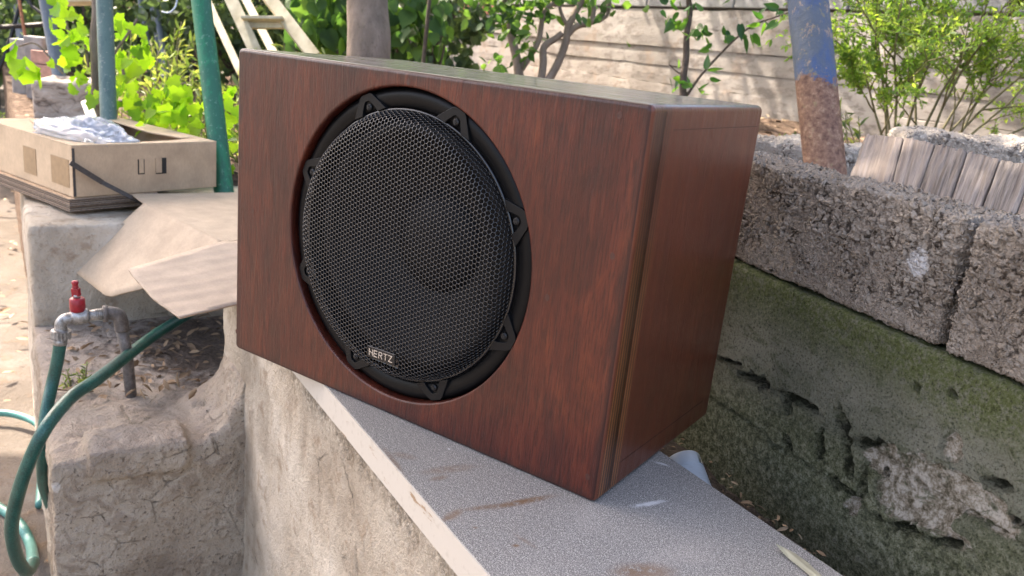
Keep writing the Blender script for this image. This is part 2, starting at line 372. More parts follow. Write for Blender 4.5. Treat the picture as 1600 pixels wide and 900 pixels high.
        return t.fin(c, 0.95, t.bump(d, 0.0026, 1.0), 0, 0.2, disp=h, mid=0.012)
    MAT['block'] = block_mat('aggregate_block'); MAT['block_splash'] = block_mat('splashed_block', splash=(.157, -.052, .010))
    MAT['kerb'] = block_mat('weathered_kerb', (1.45, 1.5, 1.55), 0.7, flat=False)
    # mossy retaining wall (object space: x along, z up)
    t = NT('mossy_concrete')
    a = t.noise(7, 6, 0.6, t.co((0.6, 1, 1.5))); b = t.noise(40, 7, 0.75, t.co((0.7, 1, 1.2)), 0.6); d = t.noise(120, 7, 0.85); g = t.noise(330, 5, .85); s = t.sep()
    c = t.ramp(a, [(0.34, (0.130, 0.138, 0.088)), (0.48, (0.200, 0.198, 0.145)), (0.62, (0.285, 0.275, 0.215))])
    c = t.mix(t.math('MULTIPLY', t.smooth(b, 0.50, 0.62), 0.6), c, (0.085, 0.095, 0.045))
    topm = t.smooth(t.math('ADD', s[2], t.math('MULTIPLY', a, 0.08)), 0.262, 0.318)
    c = t.mix(t.math('MULTIPLY', topm, t.smooth(d, 0.36, 0.56)), c, (0.125, 0.145, 0.052))
    lowm = t.smooth(t.math('ADD', s[2], t.math('MULTIPLY', a, 0.10)), 0.235, 0.16)
    c = t.mix(t.math('MULTIPLY', lowm, .75), c, t.ramp(d, [(.40, (.032, .038, .016)), (.5, (.155, .162, .080)), (.60, (.42, .41, .29))]))
    c = t.mix(t.math('MULTIPLY', t.smooth(g, 0.54, 0.62), 0.6), c, (0.32, 0.32, 0.23))
    c = t.mix(t.math('MULTIPLY', t.smooth(g, 0.47, 0.40), 0.8), c, (0.030, 0.034, 0.018))
    pale = None
    for (px, py, rx, rz) in [(1370, 715, .020, .016), (1395, 730, .026, .032), (1400, 770, .028, .030), (1425, 765, .035, .045), (1470, 765, .035, .030), (1520, 780, .045, .020), (1490, 700, .012, .018), (1450, 805, .035, .018), (1555, 810, .03, .014), (1480, 835, .03, .010), (1330, 790, .012, .012)]:
        L_ = moss_local(px, py); bb = t.blob((L_[0], 0, L_[1]), (rx * 0.85, 0.1, rz * 0.85), b, 0.06); pale = bb if pale is None else t.math('MAXIMUM', pale, bb)
    pc = t.ramp(t.noise(110, 6, .8), [(0.38, (0.10, 0.085, 0.055)), (0.48, (0.33, 0.275, 0.205)), (0.60, (0.66, 0.60, 0.52))])
    c = t.mix(t.math('MULTIPLY', pale, t.math('SUBTRACT', 1.0, t.math('MULTIPLY', t.smooth(b, .54, .60), .85))), c, pc)
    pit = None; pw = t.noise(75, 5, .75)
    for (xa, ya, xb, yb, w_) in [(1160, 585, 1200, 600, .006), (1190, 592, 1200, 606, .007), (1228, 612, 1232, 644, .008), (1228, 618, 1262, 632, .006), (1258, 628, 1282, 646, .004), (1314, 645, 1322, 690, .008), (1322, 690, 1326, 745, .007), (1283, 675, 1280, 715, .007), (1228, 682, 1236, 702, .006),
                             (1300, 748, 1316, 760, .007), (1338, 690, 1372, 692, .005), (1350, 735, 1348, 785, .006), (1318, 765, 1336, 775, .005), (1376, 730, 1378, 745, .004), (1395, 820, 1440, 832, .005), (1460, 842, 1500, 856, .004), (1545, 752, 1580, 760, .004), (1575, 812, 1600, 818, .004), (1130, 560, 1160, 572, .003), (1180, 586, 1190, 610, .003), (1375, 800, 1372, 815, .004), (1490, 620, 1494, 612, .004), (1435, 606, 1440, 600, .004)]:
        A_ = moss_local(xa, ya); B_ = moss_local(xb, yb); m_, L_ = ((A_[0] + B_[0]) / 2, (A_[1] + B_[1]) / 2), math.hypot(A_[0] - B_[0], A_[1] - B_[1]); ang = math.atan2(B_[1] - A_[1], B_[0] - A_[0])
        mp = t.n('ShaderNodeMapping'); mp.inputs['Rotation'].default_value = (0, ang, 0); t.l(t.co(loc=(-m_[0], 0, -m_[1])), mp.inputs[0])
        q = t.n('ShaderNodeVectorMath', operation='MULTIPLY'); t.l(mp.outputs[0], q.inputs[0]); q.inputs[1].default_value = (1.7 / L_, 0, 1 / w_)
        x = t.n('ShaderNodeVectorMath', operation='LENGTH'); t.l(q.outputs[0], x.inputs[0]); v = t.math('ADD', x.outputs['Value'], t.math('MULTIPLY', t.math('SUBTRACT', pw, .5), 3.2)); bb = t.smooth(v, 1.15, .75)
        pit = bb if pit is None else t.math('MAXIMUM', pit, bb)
    # broken horizontal pour lines
    zz = t.math('ADD', s[2], t.math('MULTIPLY', t.math('SUBTRACT', a, .5), .05)); line = None
    for z_ in (.105, .163): 
        l_ = t.math('MULTIPLY', t.smooth(t.math('ABSOLUTE', t.math('SUBTRACT', zz, z_)), .004, .0015), t.smooth(b, .44, .54)); line = l_ if line is None else t.math('MAXIMUM', line, l_)
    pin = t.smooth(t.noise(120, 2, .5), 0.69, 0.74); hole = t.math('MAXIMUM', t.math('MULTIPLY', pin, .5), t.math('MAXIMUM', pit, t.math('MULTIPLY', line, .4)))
    c = t.mix(t.math('MULTIPLY', hole, .75), c, (0.016, .016, .010))  # cavity shade painted near-black into pits, pores and pour lines, with mossy soil
    h = t.math('ADD', t.math('MULTIPLY', a, 0.014), t.math('ADD', t.math('MULTIPLY', b, 0.011), t.math('MULTIPLY', d, 0.0075)))
    h = t.math('SUBTRACT', h, t.math('MULTIPLY', pit, 0.026)); h = t.math('SUBTRACT', h, t.math('MULTIPLY', pin, 0.005)); h = t.math('SUBTRACT', h, t.math('MULTIPLY', line, 0.006))
    h = t.math('SUBTRACT', h, t.math('MULTIPLY', t.math('MULTIPLY', pale, t.math('ADD', 0.6, t.noise(60, 5, .75))), 0.007))
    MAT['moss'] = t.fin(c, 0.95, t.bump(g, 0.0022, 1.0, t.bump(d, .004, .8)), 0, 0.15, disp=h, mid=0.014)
    # soils
    t = NT('garden_soil'); a = t.noise(4, 6, .6); b = t.noise(30, 6, .7); d = t.noise(160, 5, .7)
    c = t.ramp(b, [(0.35, (0.07, 0.045, 0.032)), (0.55, (0.16, 0.11, 0.08)), (0.7, (0.28, 0.21, 0.16))])
    c = t.mix(t.math('MULTIPLY', t.smooth(d, .55, .68), .6), c, (0.32, 0.22, 0.14))
    MAT['soil'] = t.fin(c, 0.95, t.bump(d, .003, .8), 0, .2, disp=t.math('ADD', t.math('MULTIPLY', b, .03), t.math('MULTIPLY', d, .006)), mid=.015)
    t = NT('gap_soil'); b = t.noise(60, 6, .7); d = t.noise(260, 5, .7)
    c = t.ramp(b, [(0.35, (0.045, 0.035, 0.028)), (0.55, (0.10, 0.08, 0.065)), (0.7, (0.17, 0.14, 0.12))])
    c = t.mix(t.math('MULTIPLY', t.smooth(d, .58, .68), .6), c, (0.26, 0.22, 0.17))
    MAT['gap_soil'] = t.fin(c, 0.95, t.bump(d, .002, .8), 0, .2, disp=t.math('ADD', t.math('MULTIPLY', b, .02), t.math('MULTIPLY', d, .005)), mid=.012)
    t = NT('yard_dirt'); a = t.noise(1.8, 6, .6); b = t.noise(14, 6, .7); d = t.noise(70, 6, .75)
    c = t.ramp(a, [(0.35, (0.105, 0.088, 0.072)), (0.55, (0.15, 0.130, 0.112)), (0.68, (0.22, 0.200, 0.182))])
    c = t.mix(t.math('MULTIPLY', t.smooth(b, .52, .66), .6), c, (0.17, 0.12, 0.08))
    c = t.mix(t.math('MULTIPLY', t.smooth(d, .56, .66), .6), c, (0.10, 0.07, 0.045))
    MAT['yard'] = t.fin(c, 0.95, t.bump(d, .006, .8, t.bump(b, .02, .6)), 0, .2)
    # cardboards
    def card(name, c0, period=0.0045, axis=0, amt=1.0, ang=0.0, flute=0.0):
        t = NT(name); n1 = t.noise(18, 5, .6); n2 = t.noise(300, 3, .7, t.co((1, 1, .3))); c0 = np.array(c0)
        c = t.ramp(n1, [(.3, tuple(c0 * .85)), (.7, tuple(np.minimum(c0 * 1.12, 1)))])
        c = t.mix(t.math('MULTIPLY', t.smooth(n2, .4, .6), .14), c, tuple(c0 * .5))
        s = t.sep(t.co(rot=(0, 0, ang)))
        wv = wavelines(t, s[axis], period)
        c = t.mix(t.math('MULTIPLY', t.smooth(wv, .2, 1.0), flute), c, tuple(c0 * .55))
        return t.fin(c, 0.8, t.bump(wv, .00035 * amt, .6, t.bump(n1, .002, .3)), 0, .25)
    MAT['card'] = card('carton_card', (0.53, 0.38, 0.25), .006, 0, .6)
    MAT['card_side'] = card('carton_side_card', (0.58, 0.44, 0.30), .007, 0, 1.4, 0.4, .12)
    MAT['card_pale'] = card('pale_card', (0.50, 0.39, 0.285), .006, 1, .5, 0.4)
    MAT['card_flute'] = card('ribbed_card', (0.49, 0.385, 0.295), .0050, 2, 1.6, 0, .10)
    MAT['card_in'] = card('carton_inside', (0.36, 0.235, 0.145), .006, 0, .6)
    t = NT('card_edge'); wv = wavelines(t, t.sep()[2], .0045); wx = t.noise(350, 3, .6)
    c = t.mix(t.smooth(wv, -.2, .8), (0.09, 0.065, 0.05), (0.42, 0.32, 0.24)); c = t.mix(t.smooth(wx, .5, .62), c, (0.16, 0.12, 0.09))
    MAT['card_edge'] = t.fin(c, .9, t.bump(wv, .001))
    MAT['tape'] = m_plain('brown_tape', (0.30, 0.20, 0.11), 0.3, 0, .15, 80, .0005)
    MAT['dark_tape'] = m_plain('dark_edge', (0.06, 0.05, 0.045), 0.6, 0, .3, 200, .0003)
    MAT['dark'] = m_plain('dark_hole', (0.02, 0.018, 0.016), 0.8)
    # tap and hose
    t = NT('galvanised'); n1 = t.noise(90, 5, .7); c = t.ramp(n1, [(.35, (.16, .145, .13)), (.6, (.42, .41, .40)), (.75, (.6, .6, .6))])
    MAT['galv'] = t.fin(c, t.ramp(n1, [(.3, .6), (.7, .35)]), t.bump(n1, .001), .6, .5)
    t = NT('old_pipe'); n1 = t.noise(60, 5, .7); c = t.ramp(n1, [(.35, (.07, .06, .055)), (.6, (.17, .15, .14)), (.75, (.30, .27, .25))])
    MAT['pipe'] = t.fin(c, .65, t.bump(n1, .001), .2, .5)
    MAT['red'] = m_plain('red_plastic', (0.30, 0.012, 0.022), 0.4, 0, .3, 80, .0005)
    def hose(name, c0, c1):
        t = NT(name); u = t.attr('rnd'); n1 = t.noise(30, 4, .6)
        x = t.voro(380, t.co(), 'F1'); c = t.mix(t.smooth(n1, .35, .65), c0, c1)
        c = t.mix(t.math('MULTIPLY', t.smooth(x, .45, .6), .45), c, tuple(np.array(c0) * .35))
        return t.fin(c, 0.36, t.bump(x, .0006, .5), 0, .5)
    MAT['hose'] = hose('green_hose', (0.010, 0.075, 0.060), (0.022, 0.12, 0.095))
    MAT['hose_pale'] = hose('pale_green_hose', (0.06, 0.24, 0.20), (0.10, 0.30, 0.26))
    # poles, wood, walls
    def pole(name, c0, c1, c2, th=.6):
        t = NT(name); n1 = t.noise(22, 5, .65, t.co((1, 1, .4))); n2 = t.noise(90, 4, .7)
        c = t.mix(t.smooth(n1, th - .04, th + .04), c0, c2); c = t.mix(t.math('MULTIPLY', t.smooth(n2, .58, .66), .7), c, c1)
        return t.fin(c, .5, t.bump(n1, .002), 0, .5)
    MAT['pole_green'] = pole('green_paint', (0.008, 0.19, 0.095), (0.15, .30, .22), (0.012, 0.13, 0.075), .5)
    MAT['pole_grey'] = pole('grey_green_paint', (0.10, 0.17, 0.16), (0.30, .32, .30), (0.07, 0.13, 0.13), .55)
    MAT['pole_blue_grey'] = pole('blue_grey_paint', (0.10, 0.13, 0.17), (0.2, .22, .24), (0.14, 0.17, 0.2), .55)
    t = NT('blue_paint_over_rust'); n1 = t.noise(16, 6, .7); n2 = t.noise(80, 5, .7); s = t.sep()
    zb = at_d(1285, 128, 1.75)[2]
    bl = t.smooth(t.math('ADD', s[2], t.math('MULTIPLY', t.math('SUBTRACT', n1, .5), .16)), zb - .006, zb + .006)
    rust = t.ramp(n2, [(.35, (.10, .045, .03)), (.55, (.24, .13, .085)), (.7, (.36, .25, .17))])
    blue = t.mix(t.smooth(t.noise(9, 5, .7, t.co((1, 1, .35))), .45, .6), (.050, .095, .215), (.09, .115, .155)); blue = t.mix(t.math('MULTIPLY', t.smooth(t.noise(30, 6, .8, t.co((1, 1, .5))), .57, .60), .85), blue, (.30, .23, .18))
    c = t.mix(bl, rust, blue); c = t.mix(t.math('MULTIPLY', t.smooth(t.noise(45, 5, .8), .61, .64), .6), c, (.24, .21, .10))
    MAT['pole_blue'] = t.fin(c, .6, t.bump(n2, .003), 0, .4)
    t = NT('ladder_wood'); n1 = t.noise(20, 5, .6, t.co((1, 1, .3))); c = t.ramp(n1, [(.3, (.36, .31, .20)), (.7, (.62, .56, .42))]); MAT['ladder'] = t.fin(c, .7, t.bump(n1, .002))
    t = NT('bark'); n1 = t.noise(14, 6, .7, t.co((1, 1, .35))); n2 = t.noise(90, 5, .7)
    c = t.ramp(n1, [(.3, (.12, .09, .07)), (.6, (.27, .205, .165)), (.8, (.36, .29, .24))]); c = t.mix(t.math('MULTIPLY', t.smooth(n2, .55, .7), .5), c, (.08, .06, .05))
    MAT['bark'] = t.fin(c, .9, t.bump(n2, .003, .8, t.bump(n1, .008, .6)))
    MAT['stem'] = m_plain('green_brown_stem', (0.17, 0.15, 0.075), .7, 0, .35, 60, .001)
    MAT['dark_stem'] = m_plain('dark_stem', (0.085, 0.06, 0.048), .8, 0, .45, 60, .002)
    t = NT('grey_weathered_timber'); gc = t.n('ShaderNodeCombineXYZ'); t.l(t.attr('ga'), gc.inputs[0]); t.l(t.math('MULTIPLY', t.attr('gl'), .05), gc.inputs[2]); gv = gc.outputs[0]; n1 = t.noise(150, 5, .7, gv); n2 = t.noise(30, 5, .6, gv); rr = t.attr('rnd')
    c = t.ramp(n1, [(.38, (.035, .029, .026)), (.5, (.14, .122, .112)), (.64, (.25, .225, .21))]); c = t.mix(t.math('MULTIPLY', t.smooth(n2, .52, .66), .6), c, (.11, .085, .07))
    c = t.mix(t.math('MULTIPLY', rr, .45), c, (.30, .24, .20))
    MAT['timber'] = t.fin(c, .9, t.bump(n1, .0035, 1.0, t.bump(n2, .005, .8)))
    t = NT('board_marked_concrete'); a = t.noise(2.2, 6, .6); b = t.noise(11, 7, .72, t.co((.7, .7, 1.6))); d = t.noise(60, 5, .8); s = t.sep()
    c = t.ramp(a, [(.32, (.28, .25, .225)), (.5, (.38, .345, .315)), (.68, (.48, .445, .415))]); c = t.mix(t.math('MULTIPLY', t.smooth(b, .5, .60), .65), c, (.20, .17, .15))
    c = t.mix(t.math('MULTIPLY', t.smooth(t.noise(5, 5, .6), .55, .68), .35), c, (.42, .29, .20))
    c = t.mix(t.math('MULTIPLY', t.smooth(d, .58, .68), .4), c, (.14, .12, .10))
    MAT['board_concrete'] = t.fin(c, .95, t.bump(d, .004, .8, t.bump(b, .01, .7)))
    t = NT('grey_block_course'); a = t.noise(3, 5, .6); b = t.noise(40, 5, .7)
    c = t.ramp(a, [(.3, (.26, .26, .27)), (.7, (.42, .41, .40))]); c = t.mix(t.math('MULTIPLY', t.smooth(b, .5, .65), .4), c, (.17, .165, .16)); MAT['grey_block'] = t.fin(c, .95, t.bump(b, .008))
    MAT['mortar'] = m_plain('mortar', (.24, .20, .17), .95, 0, .35, 60, .004)
    MAT['brick'] = m_plain('faded_brick', (.36, .14, .09), .9, 0, .35, 30, .004)
    MAT['pink_brick'] = m_plain('pink_brick', (.46, .26, .20), .9, 0, .25, 30, .002)
    MAT['post'] = m_plain('pale_concrete', (.30, .28, .27), .9, 0, .3, 25, .004)
    t = NT('whitewashed_adobe'); a = t.noise(9, 6, .7, t.co((1, 1, 2.2)), 1.0); c = t.ramp(a, [(.38, (.11, .085, .07)), (.48, (.34, .29, .25)), (.7, (.50, .45, .41))]); MAT['adobe'] = t.fin(c, .95, t.bump(a, .02, 1.0))
    MAT['white_sheet'] = m_plain('white_scrap', (.72, .70, .62), .7, 0, .1)
    t = NT('clear_plastic_film'); n1 = t.noise(60, 4, .6); t.b.inputs['Transmission Weight'].default_value = .7; t.b.inputs['IOR'].default_value = 1.15; MAT['film'] = t.fin((.80, .86, .96), .20, t.bump(n1, .002, .5), 0, .8)
    MAT['white_pipe'] = m_plain('white_ribbed_plastic', (.62, .66, .70), .45, 0, .08, 60, .0003)
    MAT['wire'] = m_plain('pale_blue_wire', (.35, .45, .62), .4)
    MAT['rusty'] = m_plain('rusty_rod', (.30, .12, .06), .8, 0, .4, 60, .001)
    MAT['roofing'] = m_plain('corrugated_sheet', (.35, .34, .32), .6, .3, .2, 4, .002)
    t = NT('dry_leaf'); r = t.attr(); c = t.ramp(r, [(0, (.12, .075, .045)), (.5, (.30, .20, .12)), (1, (.45, .34, .22))]); MAT['dry'] = t.fin(c, .85)
    def leaf(name, c0, c1, c2, tr=.45, rough=.5, tc=1.5):
        t = NT(name); r = t.attr(); n = t.noise(40, 3)
        c = t.ramp(t.math('ADD', r, t.math('MULTIPLY', t.math('SUBTRACT', n, .5), .3)), [(0.05, c0), (.5, c1), (.95, c2)])
        t.b.inputs['Roughness'].default_value = rough; t.l(c, t.b.inputs['Base Color']); t.b.inputs['Specular IOR Level'].default_value = .4
        tb = t.n('ShaderNodeBsdfTranslucent'); tcol = t.mix(1.0, c, (tc, tc, tc * .45), 'MULTIPLY'); t.l(tcol, tb.inputs[0])
        ms = t.n('ShaderNodeMixShader'); ms.inputs[0].default_value = tr; t.l(t.b.outputs[0], ms.inputs[1]); t.l(tb.outputs[0], ms.inputs[2]); t.l(ms.outputs[0], t.out.inputs[0]); return t.m
    MAT['vine_leaf'] = leaf('vine_leaf', (.07, .17, .02), (.16, .32, .025), (.26, .43, .035), .6, .45, 2.0)
    MAT['hedge_leaf'] = leaf('dark_leaf', (.040, .072, .046), (.075, .125, .070), (.15, .22, .10), .4)
    MAT['mid_leaf'] = leaf('mid_green_leaf', (.035, .085, .033), (.07, .16, .05), (.14, .26, .06), .5)
    MAT['shrub_leaf'] = leaf('light_green_leaf', (.08, .16, .04), (.17, .30, .065), (.34, .44, .11), .55)
    MAT['weed'] = leaf('weed_blade', (.06, .10, .035), (.14, .21, .06), (.30, .34, .12), .4)
    MAT['sap_leaf'] = leaf('sapling_leaf', (.02, .07, .025), (.05, .15, .035), (.12, .26, .04), .4, .3)

RU0, RU1, RV0, RV1 = -4.2, 1.0, -1.35, 0.08     # outline of the unseen roof added for shade (along and across the wall)
# moss wall frame
AM = rad(-33.8); EM = np.array([math.cos(AM), math.sin(AM), 0]); NM = np.array([-EM[1], EM[0], 0]); OM = 0.288; ZM = -0.10
MORG = NM * OM + np.array([0, 0, ZM])
def moss_local(px, py):
    P = at_n(px, py, NM, OM) - MORG; return (float(P @ EM), float(P[2]))
mk_mats()

# ================================================================== ground and terrain
def smoothstep(x, a, b): t = np.clip((x - a) / (b - a), 0, 1); return t * t * (3 - 2 * t)
def sheet(name, u0, u1, v0, v1, nu, nv, zf, mat, axes=None):
    A, B = (U, V) if axes is None else axes
    us = np.linspace(u0, u1, nu); vs = np.linspace(v0, v1, nv); P = []; F = []
    for u in us:
        for v in vs: P.append(A * u + B * v + np.array([0, 0, zf(u, v)]))
    for i in range(nu - 1):
        for j in range(nv - 1): a = i * nv + j; F.append((a, a + nv, a + nv + 1, a + 1))
    return mesh_obj(name, P, F, mat)
def fn(x, y, s=1.0, o=0.0): return noise.noise((x * s + o, y * s - o, o))
ZG = -0.72
g = sheet('ground', -120, 120, -120, 120, 3, 3, lambda u, v: ZG - 0.03, MAT['yard']); tag(g, kind='structure')
g = sheet('yard', -9, 3, -6, 1.5, 160, 100, lambda u, v: ZG + 0.05 * fn(u, v, 1.2) + 0.02 * fn(u, v, 5, 3), MAT['yard']); tag(g, kind='structure')
def bed_z(u, v):
    base = -0.06 + 0.26 * float(smoothstep(u, -2.6, -0.6)); base = max(base, -0.06 + 0.26 * float(smoothstep(v, 1.2, 2.8)))
    return base + 0.04 * fn(u, v, 2.2) + 0.02 * fn(u, v, 9, 2)
# garden bed: behind the pier (v > -0.42 for u < -1.95) and behind the retaining wall
def bed():
    P = []; F = []; idx = {}; st = 0.04
    us = np.arange(-7.0, 3.6, st); vs = np.arange(-0.42, 4.4, st)
    def ok(u, v):
        p = W(u, v); return (u < -1.95) or (p @ NM > OM + 0.10)
    for i in range(len(us) - 1):
        for j in range(len(vs) - 1):
            u, v = us[i], vs[j]
            if not ok(u, v): continue
            q = []
            for (a, b) in ((i, j), (i + 1, j), (i + 1, j + 1), (i, j + 1)):
                if (a, b) not in idx: idx[(a, b)] = len(P); P.append(W(us[a], vs[b], bed_z(us[a], vs[b])))
                q.append(idx[(a, b)])
            F.append(tuple(q))
    cnt = {}
    for f in F:
        for a, b in zip(f, f[1:] + f[:1]): cnt[frozenset((a, b))] = cnt.get(frozenset((a, b)), 0) + 1
    low = {}
    for f in list(F):
        for a, b in zip(f, f[1:] + f[:1]):
            if cnt[frozenset((a, b))] == 1:
                for k in (a, b):
                    if k not in low: low[k] = len(P); P.append(np.array([P[k][0], P[k][1], ZG - .1]))
                F.append((b, a, low[a], low[b]))
    return mesh_obj('garden_bed', P, F, MAT['soil'])
tag(bed(), kind='structure')
# narrow strip of soil between the board wall and the mossy wall
g = sheet('soil_strip', -0.95, 1.6, 0.13, 0.75, 520, 130, lambda u, v: -0.095 + 0.015 * fn(u, v, 9), MAT['gap_soil']); tag(g, kind='structure')

g = sheet('soil_hollow', -2.05, -0.90, 0.22, 1.9, 240, 330, lambda u, v: -0.125 + 0.03 * fn(u, v, 4), MAT['gap_soil']); tag(g, kind='structure')
# ================================================================== plastered wall, ledge, pier
def remesh_solid(name, boxes, mat, parent, voxel, smooth_it, loc=None):
    mb = MB()
    for (u0, u1, v0, v1, z0, z1) in boxes:
        mb.box(W((u0 + u1) / 2, (v0 + v1) / 2, (z0 + z1) / 2), ((u1 - u0) / 2, (v1 - v0) / 2, (z1 - z0) / 2), [U, V, (0, 0, 1)])
    o = mb.build(name, mat, parent)
    r = o.modifiers.new('remesh', 'REMESH'); r.mode = 'VOXEL'; r.voxel_size = voxel; r.use_smooth_shade = True
    s = o.modifiers.new('smooth', 'SMOOTH'); s.iterations = smooth_it; s.factor = 0.5
    return o
wall = empty('plastered_wall', W(0.3, 0, ZG))
tag(wall, 'long low wall of stained cream plaster carrying the grey speckled board', 'wall')
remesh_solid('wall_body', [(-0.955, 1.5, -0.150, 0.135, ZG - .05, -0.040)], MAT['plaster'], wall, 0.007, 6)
lw = empty('concrete_ledge', W(-1.1, -0.3, ZG))
tag(lw, 'low rounded earth brown concrete ledge under the red handled tap', 'ledge')
remesh_solid('ledge_body', [(-1.50, -0.785, -0.452, -0.120, ZG - .05, -0.275), (-1.50, -0.93, -0.13, 0.30, ZG - .05, -0.285),
                            ] + [(-.955 - e, -.79, -.15 - e, -.12, -.30, z) for e, z in ((.060, -.266), (.040, -.254), (.027, -.240), (.017, -.222), (.009, -.200), (.004, -.175))] + [(-0.86, -0.768, -0.40, -0.25, -0.31, -0.256)], MAT['ledge'], lw, 0.007, 9)
pier = empty('plaster_pier', W(-1.7, -0.1, ZG))
tag(pier, 'cracked cream plaster pier under the cardboard carton', 'pier')
remesh_solid('pier_body', [(-1.95, -1.46, -0.450, 0.30, ZG - .05, -0.043)], MAT['pier_plaster'], pier, 0.009, 8)

# ================================================================== board on the wall
brd = empty('worktop_board', W(0.15, 0, -0.036))
tag(brd, 'grey speckled laminate board with white edge lying on the plaster wall', 'board')
U0, U1, V0, V1 = -0.56, 1.25, -0.157, 0.146
mb = MB(); mb.box(W((U0 + U1) / 2, (V0 + V1) / 2 , -0.0185), ((U1 - U0) / 2, (V1 - V0) / 2, 0.0165), [U, V, (0, 0, 1)]); mb.build('chipboard_core', MAT['chip'], brd)
mb = MB(); mb.box(W((U0 + U1) / 2, (V0 + V1) / 2, -0.001), ((U1 - U0) / 2, (V1 - V0) / 2, 0.001), [U, V, (0, 0, 1)]); mb.build('laminate_top', MAT['laminate'], brd)
mb = MB(); mb.box(W((U0 + U1) / 2, V0 - 0.0008, -0.0178), ((U1 - U0) / 2, 0.0008, 0.0170), [U, V, (0, 0, 1)]); mb.build('edge_band', MAT['edging'], brd)

# ================================================================== the speaker box
BW, BH, BD = 0.5723, 0.400, 0.301; CXH, CZH, RH = -0.287, 0.2035, 0.1795
sb = empty('speaker_box', (-BW / 2, BD / 2, 0))
tag(sb, 'glossy red brown stained wooden box with a large round loudspeaker in its front', 'speaker box')
def rrect(inset, rc=0.007, nc=6, ns=10):
    x0, x1, z0, z1 = -BW + inset, -inset, inset, BH - inset; r = max(rc - inset, 0.002); pts = []
    for (cx, cz, a0) in ((x1 - r, z1 - r, 0), (x0 + r, z1 - r, 90), (x0 + r, z0 + r, 180), (x1 - r, z0 + r, 270)):
        for k in range(nc + 1):
            a = rad(a0 + 90 * k / nc); pts.append((cx + r * math.cos(a), cz + r * math.sin(a)))
    return pts
RE = 0.005; YP = 0.030
# front panel with its round hole
bm = bmesh.new(); loops = []
for t in np.linspace(0, 90, 6):
    i = RE * (1 - math.sin(rad(t))); y = RE * (1 - math.cos(rad(t))); loops.append([bm.verts.new((x, y, z)) for x, z in rrect(i)])
loops.append([bm.verts.new((x, YP, z)) for x, z in rrect(0)])
for a, b in zip(loops[:-1], loops[1:]):
    for k in range(len(a)): bm.faces.new((a[k], a[(k + 1) % len(a)], b[(k + 1) % len(a)], b[k]))
NH = 128; hl = []
for (r, y) in ((RH + .003, 0), (RH + .0012, .0006), (RH + .0003, .0018), (RH, .004), (RH, .0298)):
    hl.append([bm.verts.new((CXH + r * math.cos(2 * math.pi * k / NH), y, CZH + r * math.sin(2 * math.pi * k / NH))) for k in range(NH)])
for a, b in zip(hl[:-1], hl[1:]):
    for k in range(NH): bm.faces.new((a[k], b[k], b[(k + 1) % NH], a[(k + 1) % NH]))
for la, lb in ((loops[0], hl[0]), (loops[-1], hl[-1])):
    ed = []
    for L in (la, lb):
        for k in range(len(L)):
            e = bm.edges.get((L[k], L[(k + 1) % len(L)])) or bm.edges.new((L[k], L[(k + 1) % len(L)])); ed.append(e)
    bmesh.ops.triangle_fill(bm, use_beauty=True, edges=ed)
fp = bm_obj('front_panel', bm, MAT['wood_front'], None, True)
# the sides of the front panel show plywood plies: second slot by face normal
fp.data.materials.append(MAT['wood_side']); fp.data.materials.append(MAT['wood_top'])
for p in fp.data.polygons:
    c = p.center
    if p.normal.x > 0.5 and c.x > -0.02: p.material_index = 1
    elif p.normal.z > 0.7 and c.z > BH - .02: p.material_index = 2
fp.modifiers.new('wn', 'WEIGHTED_NORMAL').keep_sharp = True
adopt(fp, sb)
def shell(name, y0, y1, mat):
    bm = bmesh.new(); loops = [[bm.verts.new((x, y0, z)) for x, z in rrect(0)]]
    for t in np.linspace(0, 90, 6):
        i = RE * (1 - math.cos(rad(t))); y = y1 - RE * (1 - math.sin(rad(t))); loops.append([bm.verts.new((x, y, z)) for x, z in rrect(i)])
    for a, b in zip(loops[:-1], loops[1:]):
        for k in range(len(a)): bm.faces.new((a[k], b[k], b[(k + 1) % len(a)], a[(k + 1) % len(a)]))
    bm.faces.new(loops[-1])
    o = bm_obj(name, bm, mat, None, True); return o
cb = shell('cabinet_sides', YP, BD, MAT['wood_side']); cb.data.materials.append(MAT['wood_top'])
for p in cb.data.polygons:
    if p.normal.z > 0.7: p.material_index = 1
cb.modifiers.new('wn', 'WEIGHTED_NORMAL').keep_sharp = True
adopt(cb, sb)
# seam lines of the butt joined top and bottom panels on the right side
mb = MB()
seam = m_plain('dark_seam', (.03, .012, .009), .7)
mb.box((0.0000, 0.170, BH - .0235), (.0002, .120, .00028)); mb.build('panel_seam', seam, sb)
mb = MB(); mb.box((0.0000, 0.16, .0300), (.0002, .115, .00028)); mb.build('panel_seam', seam, sb)
for (x, z) in [(-.0325, .3863), (-.0197, .2569), (-.085, .1988), (-.564, .2567), (-.5495, .3922), (-.0126, .0263), (-.288, .3885), (-.568, .0248), (-.5386, .1986), (-.30, .0130)]:
    bm = bmesh.new(); n = 14; r = 0.0036; top = []; 
    cen = bm.verts.new((x, -.00015, z)); r1 = []; r2 = []
    for k in range(n):
        a = 2 * math.pi * k / n + random.random() * .1; q = r * random.uniform(.9, 1.08)
        r1.append(bm.verts.new((x + q * .72 * math.cos(a), -.0002, z + q * math.sin(a)))); r2.append(bm.verts.new((x + q * .8 * math.cos(a), .0006, z + q * 1.08 * math.sin(a))))
    for k in range(n):
        bm.faces.new((cen, r1[k], r1[(k + 1) % n])); bm.faces.new((r1[k], r2[k], r2[(k + 1) % n], r1[(k + 1) % n]))
    adopt(bm_obj('screw_plug', bm, MAT['plug'], None), sb)

